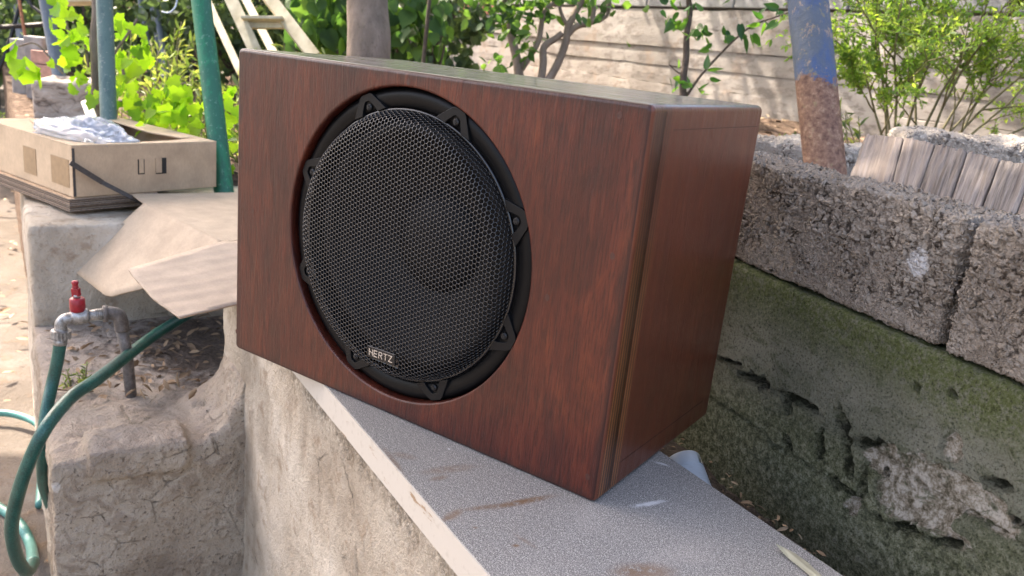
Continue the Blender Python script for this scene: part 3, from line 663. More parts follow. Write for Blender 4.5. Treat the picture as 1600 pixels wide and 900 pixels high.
# loudspeaker: lathe about the y axis
def lathe(profile, n=128, closed=False):
    vs = []; fs = []
    for (r, y) in profile:
        for k in range(n):
            a = 2 * math.pi * k / n; vs.append((CXH + r * math.cos(a), y, CZH + r * math.sin(a)))
    for i in range(len(profile) - 1):
        for k in range(n): k2 = (k + 1) % n; fs.append((i * n + k, (i + 1) * n + k, (i + 1) * n + k2, i * n + k2))
    return vs, fs
drv = None
def lathe_part(name, prof, mat, parent, n=128):
    mb = MB(); mb.add(*lathe(prof, n)); return mb.build(name, mat, parent, True)
fr = lathe_part('speaker_frame', [(RH - .0005, .024), (RH - .0008, .012), (.1745, .0085), (.170, .0075), (.1600, .0088), (.1575, .011), (.1565, .026), (.150, .030)], MAT['frame'], sb)
cone = lathe_part('speaker_cone', [(.1600, .027), (.148, .026), (.144, .021), (.137, .0175), (.130, .019), (.126, .026), (.122, .030), (.09, .052), (.062, .072), (.060, .072)], MAT['cone'], sb)
dc = lathe_part('dust_cap', [(.0625, .072), (.058, .066), (.045, .058), (.03, .053), (.015, .0505), (.0005, .050)], MAT['rubber'], cone)
for k in range(8):
    th = rad(22.5 + 45 * k); er = np.array([math.cos(th), 0, math.sin(th)]); et = np.array([-math.sin(th), 0, math.cos(th)]); C0 = np.array([CXH, 0, CZH])
    # arch shaped rib round each screw pocket
    outer = [(.1555, -.0290), (.1600, -.0255), (.1750, -.0120), (.1778, -.0078), (.1778, .0078), (.1750, .0120), (.1600, .0255), (.1555, .0290)]
    inner = [(.1555, -.0140), (.1600, -.0118), (.1680, -.0058), (.1698, -.0032), (.1698, .0032), (.1680, .0058), (.1600, .0118), (.1555, .0140)]
    mb = MB(); vs = []
    for y, d in ((.0052, 0.0), (.0105, 0.0007)):
        for L, s in ((outer, 1), (inner, -1)):
            for (r, t_) in L: vs.append(C0 + er * (r + 0) + et * (t_ * .86 * (1 + s * d * 60)) + np.array([0, y, 0]))
    n = 8; fs = []
    for i in range(n - 1):
        fs += [(i, i + 1, n + i + 1, n + i), (i, 2 * n + i, 2 * n + i + 1, i + 1), (n + i, n + i + 1, 3 * n + i + 1, 3 * n + i)]
    fs += [(0, n, 3 * n, 2 * n), (n - 1, 3 * n - 1, 4 * n - 1, 2 * n - 1)]
    mb.add(vs, fs)
    tb = mb.build('mounting_tab', MAT['tab'], sb, False, 0.0004)
    mb = MB(); c = C0 + er * .1632 + np.array([0, .0085, 0])
    mb.tube([c + np.array([0, 0, 0]), c + np.array([0, -.0022, 0]), c + np.array([0, -.0032, 0])], [.0040, .0040, .0028], 16)
    sc = mb.build('screw', MAT['black'], sb, False)
    mb = MB(); cc = c + np.array([0, -.0034, 0]); mb.box(cc, (.0022, .0004, .0005)); mb.box(cc, (.0005, .00041, .0022)); x = mb.build('cross_slot', MAT['dark'], None)
    x.parent = sc

# perforated grille: hexagonal lattice wrapped over a shallow drum profile
prof = [(0, -.0165), (.03, -.0163), (.06, -.0157), (.09, -.0147), (.115, -.0140), (.132, -.0132), (.1405, -.0120), (.1460, -.0095), (.1498, -.0045), (.1522, .0010), (.1540, .0055), (.1552, .0095)]
pr = np.array(catmull([(a, b, 0) for a, b in prof], 8))[:, :2]; sl = np.concatenate([[0], np.cumsum(np.linalg.norm(np.diff(pr, axis=0), axis=1))]); SMAX = sl[-1]
def wrap(x, z):
    s = math.hypot(x, z)
    if s < 1e-9: return (CXH, pr[0, 1], CZH)
    r = np.interp(s, sl, pr[:, 0]); y = np.interp(s, sl, pr[:, 1]); return (CXH + x / s * r, y, CZH + z / s * r)
pitch = .00525; Rc = pitch / math.sqrt(3); vs = []; fs = []; vidx = {}
def gv(x, z):
    k = (round(x * 2e5), round(z * 2e5))
    if k not in vidx: vidx[k] = len(vs); vs.append(wrap(x, z))
    return vidx[k]
nx = int(SMAX / (1.5 * Rc)) + 2; nz = int(SMAX / pitch) + 2
for i in range(-nx, nx + 1):
    for j in range(-nz, nz + 1):
        x = i * 1.5 * Rc; z = (j + (0.5 if i % 2 else 0)) * pitch; d = math.hypot(x, z)
        if d > SMAX - Rc * .9: continue
        if abs(x - .0015) < .0235 and abs(z + .1295) < .0062: hole = False
        else: hole = True
        o_ = [gv(x + Rc * math.cos(rad(60 * k)), z + Rc * math.sin(rad(60 * k))) for k in range(6)]
        if hole:
            ri = Rc * .845; i0 = len(vs)
            for k in range(12): vs.append(wrap(x + ri * math.cos(rad(30 * k)) * (0.97 if k % 2 == 0 else .93), z + ri * math.sin(rad(30 * k)) * (0.97 if k % 2 == 0 else .93)))
            for k in range(6):
                a, b, c = i0 + 2 * k, i0 + 2 * k + 1, i0 + (2 * k + 2) % 12
                fs.append((o_[k], a, b)); fs.append((o_[k], b, o_[(k + 1) % 6])); fs.append((o_[(k + 1) % 6], b, c))
        else: fs.append(tuple(o_))
gr = mesh_obj('speaker_grille', vs, fs, MAT['grille'], None, True)
m = gr.modifiers.new('thickness', 'SOLIDIFY'); m.thickness = .0009; m.offset = 0
adopt(gr, sb)
lathe_part('grille_rim', [(.1535, .0078), (.1545, .0068), (.1560, .0070), (.1570, .0085), (.1565, .0105)], MAT['grille'], gr)
# maker's badge
BX, BZ = CXH - .0015, CZH - .1335 + .0085
th = rad(1.5)
def bp(a, b, y):  # badge coordinates to world
    return np.array([BX + a * math.cos(th) - b * math.sin(th), y, BZ + a * math.sin(th) + b * math.cos(th)])
mb = MB(); w2, h2 = .0215, .0070; ring = []
for (y, g_) in ((-.0118, 0), (-.0150, 0), (-.0156, -.0007)):
    for (a, b) in ((-1, -1), (1, -1), (1, 1), (-1, 1)): ring.append(bp(a * (w2 + g_), b * (h2 + g_), y))
fs = [(8, 9, 10, 11)]
for l in (0, 4):
    for k in range(4): fs.append((l + k, l + (k + 1) % 4, l + 4 + (k + 1) % 4, l + 4 + k))
mb.add(ring, fs); badge = mb.build('badge', MAT['black'], sb)
LET = {'H': [((0, 0), (0, 1)), ((.72, 0), (.72, 1)), ((0, .66), (.72, .36))], 'E': [((0, 0), (0, 1)), ((0, 1), (.62, 1)), ((0, .5), (.56, .5)), ((0, 0), (.62, 0))],
       'R': [((0, 0), (0, 1)), ((0, 1), (.5, 1)), ((.5, 1), (.66, .86)), ((.66, .86), (.66, .64)), ((.66, .64), (.5, .5)), ((.5, .5), (0, .5)), ((.34, .5), (.7, 0))],
       'T': [((.35, 0), (.35, 1)), ((0, 1), (.7, 1))], 'Z': [((0, 1), (.68, 1)), ((.68, 1), (0, 0)), ((0, 0), (.68, 0))]}
mb = MB(); x0 = -.0180; hh = .0072; lw_ = .0066
for ch in 'HERTZ':
    for si, (a, b) in enumerate(LET[ch]):
        yy = -.01575 - .00003 * si
        p0 = bp(x0 + a[0] * lw_ * 1.12, (a[1] - .5) * hh, yy); p1 = bp(x0 + b[0] * lw_ * 1.12, (b[1] - .5) * hh, yy)
        d = (p1 - p0) / np.linalg.norm(p1 - p0); mb.bar(p0 - d * .0005, p1 + d * .0005, .0010, .0004, np.cross(d, (0, 1, 0)))
    x0 += .0076
l_ = mb.build('badge_lettering', MAT['silver'], None); l_.parent = badge

# ================================================================== mossy retaining wall and the blocks on it
mw = empty('mossy_wall', EM * 0.2 + NM * (OM + .06) + np.array([0, 0, ZM]))
tag(mw, 'green mossy concrete retaining wall with pits and a bare pale patch', 'wall')
P, F = dense_box(1.45, .075, .150, .0034, .006)
P2 = np.array(P) + np.array([.12, .075, .145])
keep = MORG + P2[:, :1] * EM + P2[:, 1:2] * NM + P2[:, 2:3] * np.array([0, 0, 1])
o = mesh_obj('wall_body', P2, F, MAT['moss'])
R4 = Matrix.Identity(4)
for i in range(3): R4[i][0] = EM[i]; R4[i][1] = NM[i]; R4[i][2] = (0, 0, 1)[i]; R4[i][3] = MORG[i]
o.parent = mw; o.matrix_parent_inverse = Matrix.Identity(4); o.matrix_local = Matrix.Translation(-Vector(mw.location)) @ R4
jx = float(at_n(1467, 545, NM, OM) @ EM)
zb = ZM + .298
blk_labels = ['rough block with a small white splash on top of the mossy wall', 'rough grey block at the right edge, resting on the mossy wall',
              'rough grey block next in the row behind the wooden speaker box']
for (e0, e1, lab, tilt) in [(jx - .403, jx - .003, blk_labels[0], 0), (jx + .004, jx + .404, blk_labels[1], 1.0), (jx - .815, jx - .412, blk_labels[2], 0)]:
    L = e1 - e0; P, F = dense_box(L / 2, .052, .066, .0021, .009)
    P = np.array(P); P[:, 2] += .004 * np.array([fn(p[0], p[1], 11, e0) for p in P]) * (P[:, 2] > 0)
    bo = mesh_obj('concrete_block', P, F, MAT['block_splash' if lab == blk_labels[0] else 'block'])
    Rm = Matrix.Identity(4)
    for i in range(3): Rm[i][0] = EM[i]; Rm[i][1] = NM[i]; Rm[i][2] = (0, 0, 1)[i]
    c = EM * (e0 + e1) / 2 + NM * (OM + .050) + np.array([0, 0, zb + .066])
    bo.matrix_world = Matrix.Translation(Vector(c)) @ Rm @ Matrix.Rotation(rad(tilt), 4, 'Z')
    tag(bo, lab, 'concrete block', 'rough blocks along the top of the mossy wall')
# rough kerb stones in the bed behind
for (px, py, d, hl_, hd, hh_, ang, lab) in [(1240, 250, 1.98, .21, .07, .050, 6, 'rough whitish kerb stone at the foot of the blue and rusty pole'), (1560, 250, 1.95, .24, .08, .05, -8, 'rough sunlit kerb stone under the feathery shrub')]:
    P, F = dense_box(hl_, hd, hh_, .006, .02); P = np.array(P); P[:, 2] += np.array([.022 * fn(p[0], p[1], 9, d) for p in P])
    k = mesh_obj('kerb_stone', P, F, MAT['kerb']); c = at_d(px, py, d); Rm = Matrix.Identity(4)
    for i in range(3): Rm[i][0] = CR[0][i] * 1.0; Rm[i][2] = (0, 0, 1)[i]
    rx = Vector((CR[0][0], CR[0][1], 0)).normalized(); ry = Vector((-rx.y, rx.x, 0))
    for i in range(3): Rm[i][0] = rx[i]; Rm[i][1] = ry[i]; Rm[i][2] = (0, 0, 1)[i]
    k.matrix_world = Matrix.Translation(Vector(c)) @ Rm @ Matrix.Rotation(rad(ang), 4, 'Z'); tag(k, lab, 'kerb stone', 'rough stones edging the garden bed')
# weathered planks leaning behind the blocks
tops = [(1352, 209), (1412, 214), (1461, 224), (1512, 235), (1563, 249), (1618, 258), (1680, 270)]
bots = [(1318, 300), (1385, 318), (1424, 330), (1474, 344), (1518, 362), (1572, 372), (1632, 380)]
plab = ['palest weathered plank, leftmost of the leaning row', 'weathered plank second from the left in the leaning row', 'grey cracked plank between two dark gaps, third of the leaning row',
        'narrow grey plank, fourth of the leaning row', 'greyest split plank at the right edge, fifth of the leaning row', 'plank cut by the right edge of the view, last of the leaning row']
for i in range(6):
    tl = at_n(*tops[i], NM, OM + .235); tr = at_n(*tops[i + 1], NM, OM + .235); bl_ = at_n(*bots[i], NM, OM + .150); br_ = at_n(*bots[i + 1], NM, OM + .150)
    gp = .028 if i else .008; dT = tr - tl; dB = br_ - bl_; tl = tl + dT * gp; tr = tr - dT * .028; bl_ = bl_ + dB * gp; br_ = br_ - dB * .028
    n = np.cross(tr - tl, bl_ - tl); n /= np.linalg.norm(n); n = -n if n @ NM < 0 else n
    mb = MB(); vs = []; fs = []; N1, N2 = 14, 26
    for s_, off in ((0, 0.0), (1, .018)):
        for a in range(N1 + 1):
            for b in range(N2 + 1):
                x = a / N1; y = b / N2; e = min(x, 1 - x); jag = .004 * fn(x * 3, i * 9, 4) if b == 0 else 0
                p = (tl * (1 - x) + tr * x) * (1 - y) + (bl_ * (1 - x) + br_ * x) * y
                wv_ = .0022 * fn(x * 6, y * 1.1, 3, i * 5.1) + (.0015 if e < .01 else 0)
                vs.append(p + n * (off + (wv_ if s_ == 0 else 0)) + np.array([0, 0, jag]))
    K = (N1 + 1) * (N2 + 1); q = N2 + 1
    for s_ in (0, 1):
        for a in range(N1):
            for b in range(N2): A_ = s_ * K + a * q + b; f = (A_, A_ + 1, A_ + q + 1, A_ + q); fs.append(f if s_ == 0 else f[::-1])
    for a in range(N1):
        for b in (0, N2): A_ = a * q + b; fs.append((A_, A_ + q, A_ + q + K, A_ + K))
    for b in range(N2):
        for a in (0, N1): A_ = a * q + b; fs.append((A_, A_ + 1, A_ + 1 + K, A_ + K))
    mb.add(vs, fs, [1, .75, .35, .45, .1, .3][i]); o = mb.build('weathered_plank', MAT['timber'])
    wd = np.linalg.norm(tr - tl); hl2 = np.linalg.norm(bl_ - tl); ga = []; gl = []
    for s_ in (0, 1):
        for a in range(N1 + 1):
            for b in range(N2 + 1): ga.append(i * .37 + a / N1 * wd + .006 * s_); gl.append(b / N2 * hl2)
    for nm_, arr in (('ga', ga), ('gl', gl)): o.data.attributes.new(nm_, 'FLOAT', 'POINT').data.foreach_set('value', np.asarray(arr, dtype=np.float32))
    tag(o, plab[i], 'plank', 'weathered planks leaning behind the block row')
    o.modifiers.new('bevel', 'BEVEL').width = .001

# ================================================================== far wall
AW = rad(-26.0); EW = np.array([math.cos(AW), math.sin(AW), 0]); NW = np.array([-EW[1], EW[0], 0]); OW = float(at_z(1200, 188, .2) @ NW)
fw = empty('garden_wall', EW * 0 + NW * OW); tag(fw, 'board marked concrete garden wall topped with grey blocks behind the shrubs', 'wall')
Z3 = np.array([0, 0, 1.0])
def wall_pt(e, n, z): return EW * e + NW * (OW + n) + Z3 * z
rng = random.Random(3); mb = MB(); z = -.1; zs = [.0]; zt = .775
rows = [-.40, .085, .205, .318, .432, .545, .662, .775]
for i in range(len(rows) - 1):
    z0, z1 = rows[i], rows[i + 1]; ne = 220; pr_ = rng.uniform(-.004, .010); ph = rng.uniform(0, 50)
    vs = []; fs = []
    for a in range(ne + 1):
        e = -10 + 14 * a / ne; off = -pr_ + .006 * fn(e, i * 3.1, 1.3, ph); lo = .014 * max(0, fn(e, i, 5, ph) - .05); hi = .016 * max(0, fn(e, i + 50, 4, ph) - .05)
        vs += [wall_pt(e, off, z0 + lo), wall_pt(e, off - .002, z0 + (z1 - z0) * .5), wall_pt(e, off, z1 - hi), wall_pt(e, .03, z1), wall_pt(e, .03, z0)]
    for a in range(ne):
        A_ = a * 5
        for k in range(5): fs.append((A_ + k, A_ + 5 + k, A_ + 5 + (k + 1) % 5, A_ + (k + 1) % 5))
    mb.add(vs, fs)
mb.build('concrete_courses', MAT['board_concrete'], fw)
mb = MB(); mb.box(wall_pt(-3, .12, .6), (7, .085, 1.0), [EW, NW, Z3]); mb.build('wall_core', MAT['mortar'], fw)
mb = MB()
for r_ in range(4):
    z0 = .787 + r_ * .205; e = -10 + (r_ % 2) * .2
    while e < 4:
        L = .39; mb.box(wall_pt(e + L / 2, .02 + rng.uniform(-.004, .004), z0 + .0975), (L / 2, .035, .0965), [EW, NW, Z3]); e += .402
mb.build('block_courses', MAT['grey_block'], fw, False, .006)
mb = MB(); ebr = float(at_n(690, 40, NW, OW) @ EW)
for k in range(7): mb.box(wall_pt(ebr - .55 + .24 * k + .11, -.013, .735), (.11, .012, .034), [EW, NW, Z3])
mb.build('brick_row', MAT['brick'], fw, False, .004)

# ================================================================== poles, ladder, trunk
def pole(name, p_bot, p_top, r, mat, label, cat='pole', group=None, extra=1.2, n=28, sink=.25):
    a = np.array(p_bot); b = np.array(p_top); d = b - a; L = np.linalg.norm(d); d /= L
    a2 = a - d * sink; b2 = b + d * extra
    pts = [a2 + (b2 - a2) * t for t in np.linspace(0, 1, 14)]; mb = MB(); mb.tube(pts, r, n); o = mb.build(name, mat, None, True); tag(o, label, cat, group)
    o.data.polygons.foreach_set('use_smooth', [len(p.vertices) == 4 for p in o.data.polygons]); return o
pole('steel_pole', at_d(1289, 262, 1.75), at_d(1262, 0, 1.79), .0425, MAT['pole_blue'], 'leaning steel pole, peeling blue paint above and rust below', group='painted steel poles')
pole('steel_pole', at_d(349, 292, 2.25), at_d(314, 0, 2.25), .0262, MAT['pole_green'], 'bright green painted pole behind the left edge of the speaker box', group='painted steel poles')
pole('steel_pole', at_d(170, 190, 2.38), at_d(163, 0, 2.38), .0225, MAT['pole_grey'], 'dull grey green pole standing just behind the open carton', group='painted steel poles')
pole('steel_pole', at_d(94, 128, 3.6), at_d(71, 0, 3.6), .0270, MAT['pole_blue_grey'], 'pale blue grey pole standing on the cracked adobe stump', group='painted steel poles')
pole('thin_post', at_d(245, 55, 5.2), at_d(236, 0, 5.2), .016, MAT['pole_blue_grey'], 'middle of three thin grey posts far behind the vine', 'post', 'three thin posts', .6, 10, .6)
pole('thin_post', at_d(231, 62, 5.2), at_d(219, 0, 5.2), .016, MAT['pole_blue_grey'], 'left of three thin grey posts far behind the vine', 'post', 'three thin posts', .6, 10, .6)
pole('thin_post', at_d(252, 62, 5.0), at_d(241, 0, 5.0), .018, MAT['pole_blue_grey'], 'right of three thin grey posts far behind the vine', 'post', 'three thin posts', .6, 10, .6)
pole('thin_post', at_d(48, 140, 5.5), at_d(34, 0, 5.5), .055, MAT['pole_blue_grey'], 'stout blue grey post of the dark trellis at the far left', 'post', None, .8, 12, .4)
pole('rusty_rod', at_d(44, 85, 4.6), at_d(30, 0, 4.6), .009, MAT['rusty'], 'slim orange brown rod beside the dark trellis', 'rod', None, .5, 8, .5)
pole('iron_rod', at_d(662, 90, 3.6), at_d(671, 0, 3.6), .0085, MAT['dark_stem'], 'thin dark upright rod right of the tree trunk', 'rod', None, .8, 8, .4)
# dark trellis
tr_ = empty('dark_trellis', at_d(10, 160, 4.8)); tag(tr_, 'dark iron trellis with crossing bars at the far left edge', 'trellis')
mb = MB(); mb.tube([at_d(-90, 48, 4.8), at_d(75, 38, 4.8)], .014, 6); mb.build('rail', MAT['black'], tr_)
mb = MB(); mb.tube([at_d(38, -20, 4.8), at_d(22, 40, 4.8), at_d(10, 80, 4.8), at_d(-8, 125, 4.8)], .011, 6); mb.build('slanting_bar', MAT['black'], tr_)
mb = MB(); mb.tube([at_d(38, -20, 4.8), at_d(50, 10, 4.8), at_d(75, 28, 4.8)], .009, 6); mb.build('curved_bar', MAT['black'], tr_)
mb = MB(); mb.tube([at_d(-12, -30, 4.8), at_d(-5, 170, 4.8)], .02, 6); mb.build('upright', MAT['black'], tr_)
# ladder
ld = empty('wooden_ladder', at_d(450, 110, 3.3)); tag(ld, 'cream wooden step ladder leaning in the greenery above the speaker box', 'ladder')
def lbar(p0, p1, d0, d1, wd, th, name, par):
    a = at_d(*p0, d0); b = at_d(*p1, d1); dd = b - a; a = a - dd * .35; mb = MB(); mb.bar(a, b, wd, th, CR[0]); return mb.build(name, MAT['ladder'], par, False, .002)
lbar((356, -12), (406, 95), 3.2, 3.1, .048, .025, 'rail', ld); lbar((417, -8), (492, 90), 3.2, 3.1, .048, .025, 'rail', ld)
lbar((318, -12), (378, 118), 3.7, 3.5, .032, .025, 'back_leg', ld); lbar((378, -12), (432, 92), 3.7, 3.5, .034, .025, 'back_leg', ld)
mb = MB(); mb.bar(at_d(382, 32, 3.16), at_d(446, 33, 3.16), .012, .09, CR[1]); mb.build('tread', MAT['ladder'], ld, False, .002)
mb = MB(); mb.bar(at_d(386, 39, 3.17), at_d(446, 39, 3.17), .028, .02, CR[1]); mb.build('tread_support', MAT['ladder'], ld, False, .002)
# loose planks/things at far left
def stand(name, px, py, d, h, mat, label, cat, ang=0, bev=.006, group=None):
    c = at_d(px, py, d); mb = MB(); a = rad(ang) + math.atan2(CR[0][1], CR[0][0]); ax = [(math.cos(a), math.sin(a), 0), (-math.sin(a), math.cos(a), 0), (0, 0, 1)]
    mb.box(c, h, ax); o = mb.build(name, mat, None, False, bev); tag(o, label, cat, group); return o
stand('concrete_post', 36, 160, 4.3, (.035, .04, .32), MAT['post'], 'left one of two pale upright concrete posts beyond the carton', 'post', 12, .008, 'pale posts beyond the carton')
stand('concrete_post', 62, 158, 4.1, (.045, .04, .31), MAT['post'], 'right one of two pale upright concrete posts beyond the carton', 'post', 5, .008, 'pale posts beyond the carton')
bk = empty('brick_stack', at_d(74, 120, 4.0)); tag(bk, 'short stack of pinkish bricks behind the pale blue grey pole', 'bricks')
for k in range(2):
    c = at_d(75, 112 - 22 * k, 4.0); mb = MB(); mb.box(c, (.055, .05, .031), [(math.cos(.5), math.sin(.5), 0), (-math.sin(.5), math.cos(.5), 0), (0, 0, 1)]); mb.build('brick', MAT['pink_brick'], bk, False, .004)
# adobe stump
P, F = dense_box(.135, .11, .16, .012, .03); P = np.array(P)
P[:, 0] += np.array([.012 * fn(p[2], p[1], 9) for p in P]); P[:, 2] += np.array([.02 * fn(p[0], p[1], 7) for p in P])
st = mesh_obj('adobe_stump', P, F, MAT['adobe']); c = at_d(119, 160, 3.55); st.location = tuple(c - np.array([0, 0, .06])); st.rotation_euler = (0, 0, .55)
tag(st, 'cracked whitewashed adobe stump under the vine behind the carton', 'stump')
mb = MB(); mb.bar(at_d(134, 158, 2.75), at_d(146, 190, 2.7), .030, .012, CR[0]); tag(mb.build('white_scrap', MAT['white_sheet'], None, False, .002), 'small white board scrap standing upright behind the carton', 'scrap')
mb = MB(); mb.bar(at_d(90, 3, 3.0), at_d(152, 1, 3.0), .02, .05, CR[1]); tag(mb.build('pale_lath', MAT['ladder'], None, False, .004), 'pale wooden lath lying across the pole tops at upper left', 'lath')
mb = MB(); mb.tube(catmull([at_d(253, 18, 3.2), at_d(262, 20, 3.2), at_d(270, 16, 3.2), at_d(276, 5, 3.2), at_d(277, -20, 3.2)], 6), .0028, 6); tag(mb.build('wire_hook', MAT['wire'], None, True), 'thin pale blue wire hooked at its lower end above the weeds', 'wire')

# ================================================================== vegetation helpers
OVAL = ([(0, 0, 0), (.3, .42, .05), (.65, .38, .06), (1, 0, -.06), (.65, -.38, .06), (.3, -.42, .05), (.5, 0, -.02)], [(0, 6, 1), (1, 6, 2), (2, 6, 3), (3, 6, 4), (4, 6, 5), (5, 6, 0)])
lob = [(0, .0), (.02, .18), (-.10, .42), (.16, .46), (.26, .56), (.42, .46), (.52, .34), (.68, .38), (.78, .22), (1.0, 0)]
LV = [(0.30, 0, -.05)] + [(x, y, .09 * y + .03 * math.sin(9 * x)) for x, y in lob] + [(x, -y, .09 * y - .02 * math.sin(7 * x)) for x, y in lob[-2:0:-1]]
LOBED = (LV, [(0, i, i + 1) for i in range(1, len(LV) - 1)] + [(0, len(LV) - 1, 1)])
IVY_ = [(0, 0), (-.05, .22), (.10, .40), (.30, .46), (.50, .40), (.72, .22), (1.0, 0)]
IV = [(0.3, 0, -.04)] + [(x, y, .12 * y) for x, y in IVY_] + [(x, -y, .12 * y) for x, y in IVY_[-2:0:-1]]
IVY = (IV, [(0, i, i + 1) for i in range(1, len(IV) - 1)] + [(0, len(IV) - 1, 1)])
class Leaves:
    def __init__(s): s.v = []; s.f = []; s.r = []; s.n = 0
    def add(s, p, d, nrm, L, wd, kind, r):
        V_, F_ = kind; d = d / (np.linalg.norm(d) + 1e-9); b = np.cross(nrm, d); b /= (np.linalg.norm(b) + 1e-9); n = np.cross(d, b)
        A = np.array(V_); s.v.append(p + A[:, :1] * L * d + A[:, 1:2] * wd * b + A[:, 2:3] * L * n)
        s.f.extend([(a + s.n, b_ + s.n, c + s.n) for a, b_, c in F_]); s.r.extend([r] * len(V_)); s.n += len(V_)
    def build(s, name, mat, parent=None, smooth=True):
        me = bpy.data.meshes.new(name); me.from_pydata(np.concatenate(s.v).tolist(), [], s.f)
        a = me.attributes.new('rnd', 'FLOAT', 'POINT'); a.data.foreach_set('value', np.asarray(s.r, dtype=np.float32))
        me.polygons.foreach_set('use_smooth', [smooth] * len(me.polygons)); me.update(); me.materials.append(mat); o = bpy.data.objects.new(name, me); COL.objects.link(o)
        if parent is not None: adopt(o, parent)
        return o
R_ = np.random.RandomState(11)
def rv(): x = R_.normal(size=3); return x / np.linalg.norm(x)
def cloud(lv, c, rx, n, L, kind, ratio=1.0, up=.5, hang=.3, shell_=.35):
    """leaves through an uneven ellipsoid of clumps"""
    c = np.array(c, float); rx = np.array(rx, float); k = max(4, n // 28)
    for i in range(k):
        d = rv(); rr = (R_.uniform() ** (1 / 3)) * (1 - shell_) + shell_ * R_.uniform(.6, 1.1); q = c + d * rx * rr; cr = .16 * rx.mean() * R_.uniform(.6, 1.5); tone = R_.uniform(0, .6)
        for j in range(28):
            p = q + rv() * cr * R_.uniform(.2, 1.3); nn = rv() * .9 + np.array([0, 0, up]); dd = rv() * .8 + (p - c) / rx * .4 - np.array([0, 0, hang])
            s = L * R_.uniform(.6, 1.3); lv.add(p, dd, nn, s, s * ratio, kind, min(1, tone + R_.uniform(0, .45)))
def shrub(name, base, h, rx, n, L, mat, label, cat='shrub', kind=OVAL, ratio=.8, group=None, stems=4, smat='dark_stem', zc=.6):
    base = np.array(base, float); root = empty(name, base); tag(root, label, cat, group)
    mb = MB(); 
    for i in range(stems):
        d = rv(); d[2] = abs(d[2]) + 1.6; d /= np.linalg.norm(d); p = base + rv() * [.04, .04, 0]; pts = [p - [0, 0, .1]]
        for s in range(6): pts.append(pts[-1] + d * h * .16 + rv() * h * .02); d = d + rv() * .18; d /= np.linalg.norm(d)
        mb.tube(pts, np.linspace(.018, .005, 7) * h, 6)
    mb.build('stems' if stems > 1 else 'trunk', MAT[smat], root, True)
    lv = Leaves(); cloud(lv, base + [0, 0, h * zc], (rx, rx, h * .5), n, L, kind, ratio); lv.build('foliage', MAT[mat], root); return root
def gz(P):
    u, v, z = uvz(P)
    return bed_z(u, v)
def base_at(px, depth, z=None):
    """foot of a plant: on the ray column px at this distance, on the bed"""
    p = at_d(px, 100, depth); p[2] = gz(p) if z is None else z; return p

# ================================================================== trees and shrubs
# tree whose trunk stands behind the box; its crown shades the yard
tr0 = empty('shade_tree', base_at(574, 2.9)); tag(tr0, 'smooth brown tree trunk rising behind the top edge of the speaker box', 'tree')
def px_path(pts, d): return [at_d(x, y, dd if not isinstance(dd, type(None)) else d) for x, y, dd in [(p[0], p[1], p[2] if len(p) > 2 else d) for p in pts]]
mb = MB(); b0 = np.array(tr0.location); p1 = at_d(576, 88, 2.9); p2 = at_d(574, 0, 2.9)
tp = catmull([b0 - [0, 0, .2], p1, p2, p2 + (p2 - p1) * 2.5 + [.01, 0, 0], p2 + (p2 - p1) * 5.5 + [-.03, .03, 0], p2 + (p2 - p1) * 8 + [-.02, .1, 0]], 6)
mb.tube(tp, np.linspace(.082, .055, len(tp)), 28); TOP = tp[-1]
mb.build('trunk', MAT['bark'], tr0, True)
mb = MB()
for i in range(9):
    d = rv(); d[2] = abs(d[2]) * .7 + .25; p = TOP + np.array([0, 0, -.1 + .05 * i]); pts = [p]
    for s in range(6): pts.append(pts[-1] + d / np.linalg.norm(d) * .22 + rv() * .04)
    mb.tube(pts, np.linspace(.035, .008, 7), 7)
mb.build('limbs', MAT['bark'], tr0, True)
lv = Leaves(); cloud(lv, TOP + [0, 0, .75], (1.7, 1.7, .75), 5200, .085, OVAL, .8); cloud(lv, W(-3.9, 2.3, 2.15), (2.6, 1.1, .45), 3000, .085, OVAL, .8); lv.build('crown', MAT['mid_leaf'], tr0)  # second cloud: unseen leaves added to dapple the far wall with shade
mb = MB(); mb.tube(catmull([TOP, TOP * .5 + W(-3.0, 1.9, 2.0) * .5 + [0, 0, .2], W(-3.6, 2.2, 2.15), W(-4.8, 2.5, 2.2)], 6), .03, 8); mb.build('limb', MAT['bark'], tr0, True)  # unseen branch added to carry the leaves that shade the far wall

# curved branching small tree above the middle of the box
def branch_tree(name, label, paths, depth, leafspec, smat='bark', lmat='mid_leaf', kind=OVAL, extra_top=True, cat='small tree'):
    root = empty(name, base_at(paths[0][0][0][0], depth)); tag(root, label, cat); b = np.array(root.location)
    lv = Leaves(); mb = MB()
    for pts, r0, r1 in paths:
        P = px_path(pts, depth); P[0] = P[0]; P = catmull(P, 6)
        if r0 > .007: P = [b + R_.uniform(-.03, .03, 3) * [1, 1, 0] - [0, 0, .1]] + P if pts[0][1] > 105 else P
        mb.tube(P, np.linspace(r0, r1, len(P)), 9)
    mb.build('stems', MAT[smat], root, True)
    for (x, y, sx, sy, n, L) in leafspec:
        for i in range(n):
            p = at_d(R_.normal(x, sx), R_.normal(y, sy), depth + R_.uniform(-.15, .15)); d = rv() + [0, 0, -.3]
            lv.add(p, d, rv() * .8 + [0, -.2, .6], L * R_.uniform(.7, 1.3), L * .62 * R_.uniform(.8, 1.2), kind, R_.uniform())
    lv.build('foliage', MAT[lmat], root); return root
